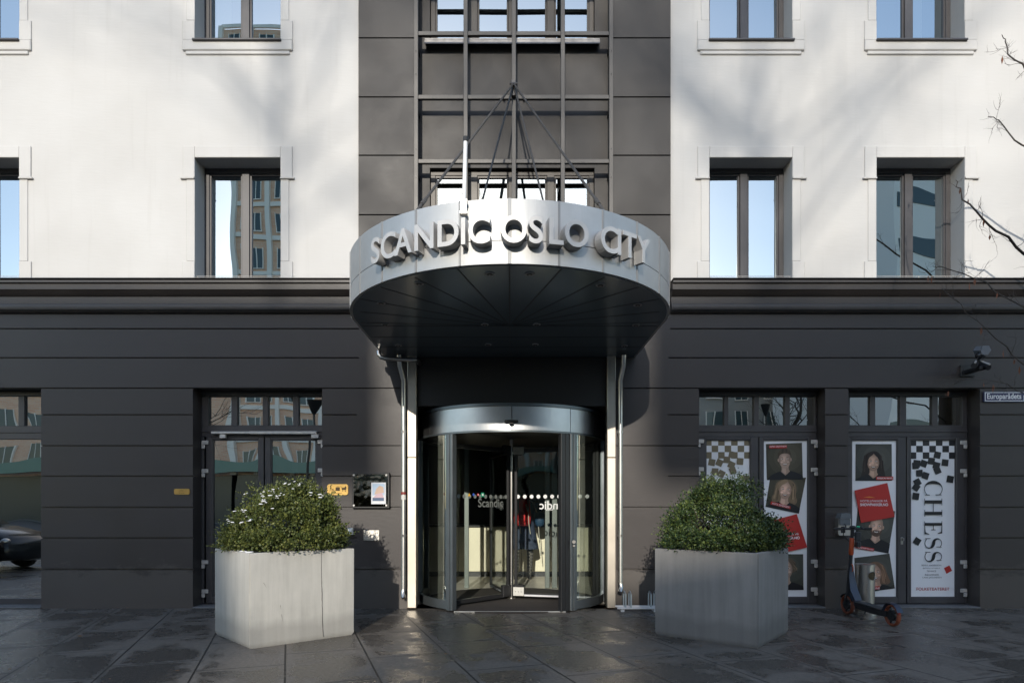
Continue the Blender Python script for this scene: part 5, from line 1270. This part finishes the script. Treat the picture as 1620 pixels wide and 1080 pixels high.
m, nt, p = newmat('patterned_leggings'); ck = nt.nodes.new('ShaderNodeTexChecker'); ck.inputs['Scale'].default_value = 34; nt.links.new(wpos(nt), ck.inputs[0])
ck.inputs[1].default_value = (.16,.15,.13,1); ck.inputs[2].default_value = (.015,.015,.015,1); nt.links.new(ck.outputs[0], p.inputs['Base Color']); p.inputs['Roughness'].default_value = .8; M['legg'] = m
body = skin_body('body', J, E, 0, M['legg'], t)
# coat over torso and upper legs
q = MB(); n = 24; prof_ = [(.58,.255,.18),(.62,.25,.175),(.80,.22,.16),(.98,.185,.14),(1.15,.175,.135),(1.32,.205,.14),(1.42,.20,.12),(1.49,.10,.09),(1.55,.075,.08)]
q.loft([[b(a_*math.cos(2*math.pi*i/n)*(1+.04*math.sin(5*2*math.pi*i/n)*(z_ < .9)), .01+b_*math.sin(2*math.pi*i/n), z_) for i in range(n)] for z_, a_, b_ in prof_], cap=False)
for s in (-1, 1):
    sh, el, wr = (J[8][0], J[9][0], J[10][0]) if s < 0 else (J[12][0], J[13][0], J[14][0])
    q.tube([sh, el, wr], [.075, .062, .052], 12)
q.build('coat', mat('dark_navy_coat', (.035,.05,.085), .75, 0, .2, 20), t, smooth=60)
q = MB(); q.ell(b(.01,.03,1.665), (.092,.105,.115)); q.ell(b(.01,-.0,1.60), (.082,.085,.10)); q.build('hair', mat('dark_hair', (.03,.02,.014), .6), t, smooth=True)
M['redpack'] = mat('red_nylon', (.62,.03,.03), .55, 0, .25, 14)
bp = empty('backpack', b(-.04, -.24, 1.0), 'red hiking backpack with pale straps worn by the person inside the door', 'backpack')
q = MB(); rings = []
for z_, a_, d_ in ((1.0,.10,.07),(1.04,.145,.11),(1.16,.155,.125),(1.30,.145,.12),(1.42,.14,.11),(1.50,.12,.09),(1.53,.06,.04)):
    rings.append([b(-.04+a_*math.copysign(abs(math.cos(2*math.pi*i/20))**.7, math.cos(2*math.pi*i/20)), -.24+d_*math.copysign(abs(math.sin(2*math.pi*i/20))**.7, math.sin(2*math.pi*i/20)), z_) for i in range(20)])
q.loft(rings); q.build('pack_bag', M['redpack'], bp, smooth=60)
q = MB(); q.ell(b(-.04,-.37,1.16), (.09,.045,.10)); q.build('front_pocket', M['redpack'], bp, smooth=True)
q = MB(); M['strap'] = mat('pale_strap', (.42,.42,.36), .8)
for xx in (-.12, .05): q.tube([b(xx,-.34,1.50), b(xx+.01,-.385,1.30), b(xx+.02,-.36,1.05), b(xx+.05,-.30,.86)], .009, 6)
q.tube([b(.02,-.40,1.38), b(.05,-.42,1.25)], .014, 6); q.build('strap', M['strap'], bp, smooth=True)
hb_ = empty('shoulder_bag', b(.27, -.08, .98), 'dark blue bag hanging at the right side of the person inside the door', 'bag')
q = MB(); rings = []
for z_, a_, d_ in ((.99,.05,.04),(1.02,.08,.07),(1.12,.095,.08),(1.22,.085,.06),(1.25,.03,.02)): rings.append([b(.27+a_*math.cos(2*math.pi*i/16), -.10+d_*math.sin(2*math.pi*i/16), z_) for i in range(16)])
q.loft(rings); q.build('bag_body', mat('blue_bag', (.015,.05,.10), .6), hb_, smooth=True)
q = MB(); q.tube([b(.22,-.12,1.24), b(.14,-.10,1.42), b(.02,-.04,1.50)], .012, 6); q.tube([b(.25,-.1,1.0), b(.27,-.11,.7), b(.29,-.11,.46)], .008, 6); q.build('strap', M['strap'], hb_)

# ================================================================ BARE TREES
M['bark'] = mat('dark_bark', (.055,.045,.038), .9, 0, .3, 8)
def branch(q, p, d, L, r0, rr_, depth, curl=.35, out=None, dens=1.0):
    pts = [p]; rad = [r0]; n = 5; dd = d.copy(); cur = p.copy()
    for i in range(n):
        dd = (dd+Vector((rr_.gauss(0,curl*.35), rr_.gauss(0,curl*.35), rr_.gauss(.06,curl*.3)))).normalized(); cur = cur+dd*L/n; pts.append(cur.copy()); rad.append(r0*(1-.7*(i+1)/n))
    q.tube(pts, rad, 7 if r0 > .03 else 5 if r0 > .006 else 3)
    if depth <= 0: return pts
    k = int((3+rr_.random()*3)*dens)
    for i in range(k):
        s_ = rr_.uniform(.25, 1); j = min(n-1, int(s_*n)); o = pts[j].lerp(pts[j+1], s_*n-j if s_ < 1 else 1)
        nd = (dd+Vector((rr_.gauss(0,.75), rr_.gauss(0,.75), rr_.gauss(.1,.6)))).normalized()
        branch(q, o, nd, L*rr_.uniform(.4,.65), max(.0018, r0*(1-.6*s_)*.6), rr_, depth-1, curl)
    return pts
# the tree beside the photograph's right edge: trunk out of frame, twigs reach in
TZ = 6.9
t = empty('bare_tree', (7.35, TZ-FZ, 0), 'leafless winter tree whose thin twigs reach in from the right edge before the white wall', 'tree')
q = MB(); tr = [Vector((7.35, TZ-FZ, 0)), Vector((7.30, TZ-FZ-.05, 1.6)), Vector((7.2, TZ-FZ, 3.0)), Vector((7.25, TZ-FZ+.1, 4.6)), Vector((7.1, TZ-FZ+.1, 6.5)), Vector((7.2, TZ-FZ, 8.5))]
q.tube(tr, [.15,.125,.11,.085,.06,.025], 14); q.build('trunk', M['bark'], t, smooth=True)
def limb(pxs, r0, seed, tw=14, tl=.35, ZZ=None, dep=1):
    q = MB(); rr_ = random.Random(seed); pts = [P(a, b_, (ZZ or TZ)+.15*math.sin(i*1.7+seed)) for i, (a, b_) in enumerate(pxs)]
    # densify with jitter
    fine_ = []
    for a, c in zip(pts, pts[1:]):
        for k in range(3): fine_.append(a.lerp(c, k/3)+Vector((rr_.gauss(0,.012), rr_.gauss(0,.012), rr_.gauss(0,.012)))*(k > 0))
    fine_.append(pts[-1]); n = len(fine_)
    q.tube(fine_, [max(.003, r0*(1-.85*i/n)) for i in range(n)], 7)
    for i in range(tw):
        j = rr_.randrange(1, n-1); d = (fine_[j+1]-fine_[j]).normalized()
        nd = (d*.7+Vector((rr_.gauss(0,.5), rr_.gauss(0,.5), rr_.gauss(.05,.6)))).normalized()
        branch(q, fine_[j], nd, tl*rr_.uniform(.3,.85), max(.0024, r0*(1-.85*j/n)*.35), rr_, dep, .6)
    q.build('limb', M['bark'], t, smooth=True); return fine_
l1 = limb([(1960,560),(1820,480),(1700,430),(1620,402),(1575,365),(1545,335),(1520,298),(1512,285)], .022, 3, 26, .30)
l2 = limb([(1950,330),(1800,300),(1700,270),(1640,245),(1605,222),(1580,190),(1563,185)], .016, 4, 14, .3)
l3 = limb([(1950,250),(1780,200),(1680,150),(1625,118),(1605,95),(1590,65),(1585,55)], .016, 5, 20, .28)
l4 = limb([(1960,640),(1800,560),(1700,520),(1640,500),(1590,470),(1540,440),(1490,422),(1470,432)], .014, 6, 22, .34)
l5 = limb([(1960,760),(1850,700),(1720,640),(1650,600),(1600,560),(1560,520),(1520,480),(1490,455)], .012, 8, 24, .36)
l6 = limb([(1960,780),(1840,740),(1700,660),(1630,625),(1570,602),(1530,598),(1500,612)], .009, 9, 18, .3)
#limb([(1950,100),(1800,60),(1700,30),(1650,0),(1600,-60),(1540,-160)], .02, 10, 14, .4)
q = MB(); rr_ = random.Random(4)
for i in range(26):
    l_ = rr_.choice([l1, l4, l5, l6, l3]); p_ = rr_.choice(l_[len(l_)//2:]); c = p_+Vector((rr_.uniform(-.06,.06), rr_.uniform(-.03,.03), rr_.uniform(-.10,-.03)))
    a = rr_.uniform(0, 3); w2 = rr_.uniform(.008,.014); h2 = rr_.uniform(.03,.05); u = Vector((math.cos(a), math.sin(a), 0))*w2; q.poly([c+z(h2), c+u, c-z(h2)+u*.3, c-u])
q.build('dead_leaf', mat('dead_leaf', (.16,.06,.03), .8), t, fix=False, kind='stuff')

# ================================================================ ACROSS THE SQUARE (seen in the glass; three blocks and tall trees added to shape the sun)
def brick_mat(name, c1, c2, mort):
    m, nt, p = newmat(name); v = wpos(nt, (1,1,1)); cb = nt.nodes.new('ShaderNodeCombineXYZ'); sp = nt.nodes.new('ShaderNodeSeparateXYZ'); nt.links.new(v, sp.inputs[0]); nt.links.new(sp.outputs[0], cb.inputs[0]); nt.links.new(sp.outputs[2], cb.inputs[1])
    bt = nt.nodes.new('ShaderNodeTexBrick'); nt.links.new(cb.outputs[0], bt.inputs[0]); bt.inputs['Scale'].default_value = 1; bt.inputs['Brick Width'].default_value = .5; bt.inputs['Row Height'].default_value = .16; bt.inputs['Mortar Size'].default_value = .015
    bt.inputs['Color1'].default_value = (*c1,1); bt.inputs['Color2'].default_value = (*c2,1); bt.inputs['Mortar'].default_value = (*mort,1); nt.links.new(bt.outputs[0], p.inputs['Base Color']); p.inputs['Roughness'].default_value = .8; return m
M['brickp'] = brick_mat('peach_brick', (.72,.42,.28), (.80,.54,.38), (.7,.6,.5)); M['ribw'] = mat('white_rib', (.85,.82,.76), .6); M['stonec'] = mat('sand_stone', (.42,.36,.27), .8, 0, .15, .5)
M['winfar'] = mat('far_window_glass', (.05,.08,.085), .08, 0); M['shopfar'] = mat('dark_shopfront', (.03,.045,.05), .2); M['tealband'] = mat('teal_glass_band', (.10,.22,.19), .25); M['greyb'] = mat('grey_block', (.30,.30,.29), .8, 0, .1, .3); M['whiteb'] = mat('white_cladding', (.82,.82,.80), .6)
M['blueb'] = mat('blue_hoarding', (.03,.12,.30), .4)
winmesh = {}
def far_windows(par, xs, zs, w_, h_, y, face=1, rot=None, mt=None):
    key = (w_, h_, face)
    first = None
    for x_ in xs:
        for z_ in zs:
            if key not in winmesh:
                q = MB(); q.box(-w_/2, w_/2, -.0, .12, 0, h_); q.mi = 1
                for a in ((-w_/2-.08, -w_/2), (w_/2, w_/2+.08), (-.04, .04)): q.box(a[0], a[1], .0, .17, -.06, h_+.06)
                q.box(-w_/2-.08, w_/2+.08, .0, .2, -.14, -.06)
                me = bpy.data.meshes.new('far_window'); bmesh.ops.recalc_face_normals(q.bm, faces=q.bm.faces); q.bm.to_mesh(me); q.bm.free(); me.materials.append(mt or M['winfar']); me.materials.append(M['ribw']); winmesh[key] = me
            o = bpy.data.objects.new('window', winmesh[key]); COL.objects.link(o); o.parent = par; o.location = Vector((x_, y, z_))-WORG[par.name]
def body(par, m_, boxes, name='wall'):
    q = MB()
    for bx in boxes: q.box(*bx)
    return q.build(name, m_, par)
OL = 60.; SLx, SLz = .10*OL, .335*OL
def ox(u): return u-SLx
def oz(v): return v+SLz
# left block, added as sun mask; edge and overhang shaped to bound lit patches
t = empty('sandstone_sun_mask', (-17, -64, 0), 'sandstone block added across the square, overhanging top floors shaped to mask the sun, mirrored in the ground floor glass', 'building')
body(t, M['stonec'], [(-26, ox(-3.4)-1.2, -76, -60, 0, oz(2.05)), (ox(-3.4)-1.199, ox(-3.4), -61.5, -60, 0, oz(2.05)), (-26, ox(-1.8)-2, -76, -60.001, oz(2.051), oz(4.15)), (ox(-1.8)-1.999, ox(-1.8), -61.5, -60.001, oz(2.051), oz(4.15))])
far_windows(t, [-24.5+i*2.4 for i in range(6)], [6.2, 9.4, 12.6, 15.8, 19], 1.3, 1.9, -60)
body(t, M['shopfar'], [(-25.8, ox(-3.5), -60.0, -59.88, .3, 4.2)], 'shopfront'); body(t, M['tealband'], [(-26, ox(-3.4), -59.86, -58.6, 4.3, 5.3)], 'awning_band')
# low link, added; roofline stepped and notched to let chosen sun patches through
t = empty('link_sun_mask', (-6.4, -64, 0), 'lower link block added between the sandstone and grey blocks, roofline notched to shape the sun', 'building')
body(t, M['greyb'], [(ox(-3.395), ox(-1.0), -64, -60.5, 0, oz(-1.35)), (ox(-.999), ox(.40), -64, -60.5, 0, oz(.02)), (ox(.401), ox(1.05), -64, -60.5, 0, oz(-2.4)), (ox(1.051), ox(2.495), -64, -60.5, 0, oz(.32))])
far_windows(t, [ox(-2.2), ox(-.2), ox(1.6)], [1.2, 4.6, 8, 11.4, 14.8], 1.0, 1.8, -60.5)
t = empty('grey_sun_mask', (13, -64, 0), 'tall grey block with rows of windows, added across the square to the right to mask the sun', 'building')
body(t, M['greyb'], [(ox(2.55)+2, 34, -78, -60, 0, oz(4.15)), (ox(2.55), ox(2.55)+1.999, -61.5, -60, 0, oz(2.1)), (ox(1.75), ox(2.55)+1.999, -61.5, -60.001, oz(2.101), oz(4.15))])  # added sun mask; overhang keeps the wall beside the canopy in shade
far_windows(t, [ox(2.55)+1.8+i*2.9 for i in range(12)], [6, 9.4, 12.8, 16.2, 19.6], 1.5, 2.0, -60)
body(t, M['shopfar'], [(ox(2.7), 33.8, -60, -59.88, .3, 4.2)], 'shopfront'); body(t, M['blueb'], [(4, 18, -59.86, -59.2, 4.3, 5.2)], 'sign_band')
# brick tower with white ribs (mirrored in the left windows)
t = empty('brick_tower', (-20, -56, 0), 'tall peach brick tower with white ribs mirrored in the left upper windows', 'building')
body(t, M['brickp'], [(-25.2, -15, -58, -50, 4, 44)]); body(t, M['shopfar'], [(-25.1, -15.1, -57.9, -50.2, 0, 3.99)], 'shopfront')
q = MB()
for x_ in (-25.2, -22.65, -20.1, -17.55, -15.0): q.box(x_-.22, x_+.22, -50.3, -49.55, 4, 44.2)
for k in range(13): q.box(-25.2, -15, -50.02, -49.8, 6.9+3.1*k, 7.3+3.1*k)
q.build('white_ribs', M['ribw'], t)
far_windows(t, [-23.9, -21.4, -18.8, -16.3], [4.6+3.1*k for k in range(13)], 1.0, 1.6, -50)
t = empty('brick_wing', (-34, -56, 0), 'lower brick wing with white frames beside the brick tower, mirrored in the door transoms', 'building')
body(t, M['brickp'], [(-48, -25.7, -60, -50.5, 4, 21)]); body(t, M['shopfar'], [(-47.9, -25.75, -59, -50.7, 0, 3.99)], 'shopfront'); body(t, M['tealband'], [(-48, -15, -49.5, -48.6, 4.2, 5.2)], 'awning_band')
far_windows(t, [-46.5+3*i for i in range(7)], [5.0, 8.4, 11.8, 15.2, 18.2], 1.4, 1.9, -50.5)
# white banded building (mirrored in the right windows), turned
t = empty('white_banded_building', (40, -45, 0), 'white building with dark ribbon windows mirrored in the far right upper window', 'building')
t.rotation_euler = (0, 0, R(-24))
def lb(name, m_, boxes):
    q = MB()
    for bx in boxes: q.box(*bx)
    o = q.build(name, m_, None); c = WORG[o.name].copy(); o.parent = t; o.location = c; return o
lb('wall', M['whiteb'], [(-12, 14, -12, 0, 0, 33)])
for k in range(9): lb('ribbon_window', M['winfar'], [(-11.6, 13.6, 0, .06, 3.2+3.5*k, 4.3+3.5*k)])
for k in range(9): lb('blind', M['greyb'], [(-11.6+((k*5) % 9), -7+((k*5) % 9), .07, .1, 3.3+3.5*k, 4.2+3.5*k)])
# street furniture and trees seen in reflections, plus tall trees added as sun filters
def lamp(x_, y_, lab):
    t = empty('street_lamp', (x_, y_, 0), lab, 'street lamp', 'street lamps across the square')
    q = MB(); q.tube([(x_, y_, 0), (x_, y_, .8), (x_, y_, 6.3)], [.11,.09,.05], 12); q.build('pole', M['black'], t, smooth=True)
    q = MB(); q.tube([(x_, y_, 6.3), (x_, y_, 6.5), (x_, y_, 6.95), (x_, y_, 7.0)], [.07,.16,.32,.34], 16); q.build('lamp_head', M['black'], t, smooth=40)
lamp(-10.5, -25, 'black street lamp with funnel head, mirrored in the glass of the left door'); lamp(14, -27, 'black street lamp with funnel head farther right on the square')
def far_tree(x_, y_, h_, seed, lab, smin=.3, rb=.06):
    t = empty('bare_tree', (x_, y_, 0), lab, 'tree', 'bare trees on the square'); rr_ = random.Random(seed)
    q = MB(); q.tube([(x_,y_,0),(x_+.1,y_,h_*.3),(x_,y_+.1,h_*.55),(x_+.1,y_,h_*.8)], [.2,.16,.11,.04], 10); q.build('trunk', M['bark'], t, smooth=True)
    q = MB()
    for i in range(16):
        s_ = rr_.uniform(smin,.85); a = rr_.uniform(0, 6.28); branch(q, Vector((x_+.05, y_, h_*s_)), Vector((math.cos(a)*.8, math.sin(a)*.8, .7)).normalized(), h_*.34*(1.2-s_)*(1 if smin < .5 else 1.25), rb, rr_, 3, .5)
    q.build('crown', M['bark'], t, smooth=True)
far_tree(-17.5, -24, 13, 21, 'bare tree on the left of the square behind the camera'); far_tree(5.6, -22, 14, 22, 'bare tree right of centre on the square behind the camera'); far_tree(17, -30, 11, 23, 'smaller bare tree at the far right of the square')

far_tree(-6.0, -67, 35, 35, 'tallest bare tree, added behind the low link block to dapple the sun', .66, .05); far_tree(-7.7, -46, 29, 31, 'very tall bare tree added across the square to the left to dapple the sun', .70, .034); far_tree(-1.5, -47, 28, 33, 'very tall bare tree added across the square near the middle to dapple the sun', .70, .045)  # unseen tall crowns added to soften and dapple sun on the upper walls

# dark car parked outside the frame at the left, mirrored in the shop window
t = empty('parked_car', (-12.2, -4.6, 0), 'dark parked car mirrored in the shop window at the far left edge', 'car')
M['carpaint'] = mat('dark_car_paint', (.012,.013,.016), .18, .3); M['carglass'] = mat('car_glass', (.01,.012,.014), .05)
cx0, cy0 = -12.2, -4.6
def sect(x, zb, zt, w, inset=.0): return [(cx0+x, cy0-w, zb), (cx0+x, cy0-w*1.02, zb+(zt-zb)*.5), (cx0+x, cy0-w+.06, zt-.05), (cx0+x, cy0-w+.16, zt), (cx0+x, cy0+w-.16, zt), (cx0+x, cy0+w-.06, zt-.05), (cx0+x, cy0+w*1.02, zb+(zt-zb)*.5), (cx0+x, cy0+w, zb)]
q = MB(); q.loft([sect(*a) for a in ((-2.15,.35,.62,.70),(-2.1,.25,.85,.82),(-1.8,.2,.95,.87),(-.9,.18,.97,.88),(.6,.18,.97,.88),(1.2,.18,.90,.87),(1.85,.2,.78,.84),(2.08,.25,.66,.76),(2.13,.32,.52,.66))])
q.build('body', M['carpaint'], t, smooth=50)
q = MB(); q.loft([[(cx0+xb, cy0-.80, .95), (cx0+xt, cy0-.62, zt), (cx0+xt, cy0+.62, zt), (cx0+xb, cy0+.80, .95)] for xb, xt, zt in ((-1.75,-1.4,1.30),(-1.3,-1.0,1.42),(.0,.0,1.46),(.55,.35,1.42),(1.05,.62,1.30))]); q.build('cabin_glass', M['carglass'], t, smooth=40)
q = MB(); q.loft([[(cx0+x, cy0-.58, z_), (cx0+x, cy0, z_+.03), (cx0+x, cy0+.58, z_), (cx0+x, cy0, z_-.03)] for x, z_ in ((-1.2,1.40),(-.6,1.46),(0,1.47),(.35,1.44))]); q.build('roof', M['carpaint'], t, smooth=40)
for wx in (-1.35, 1.35):
    for s in (-1, 1):
        q = MB(); q.tube([(cx0+wx, cy0+s*.70, .31), (cx0+wx, cy0+s*.89, .31)], .31, 22); w_ = q.build('wheel', M['rubber'], t, smooth=40)
        q = MB(); q.tube([(cx0+wx, cy0+s*.885, .31), (cx0+wx, cy0+s*.90, .31)], .19, 16); q.build('rim', M['chrome'], w_, smooth=40)
for s in (-1, 1):
    q = MB(); q.ell((cx0+2.03, cy0+s*.60, .62), (.08,.16,.07)); q.build('headlight', M['chrome'], t, smooth=True)
    q = MB(); q.ell((cx0-2.08, cy0+s*.62, .72), (.05,.14,.07)); q.build('tail_light', mat('tail_red', (.3,.01,.01), .2), t, smooth=True)
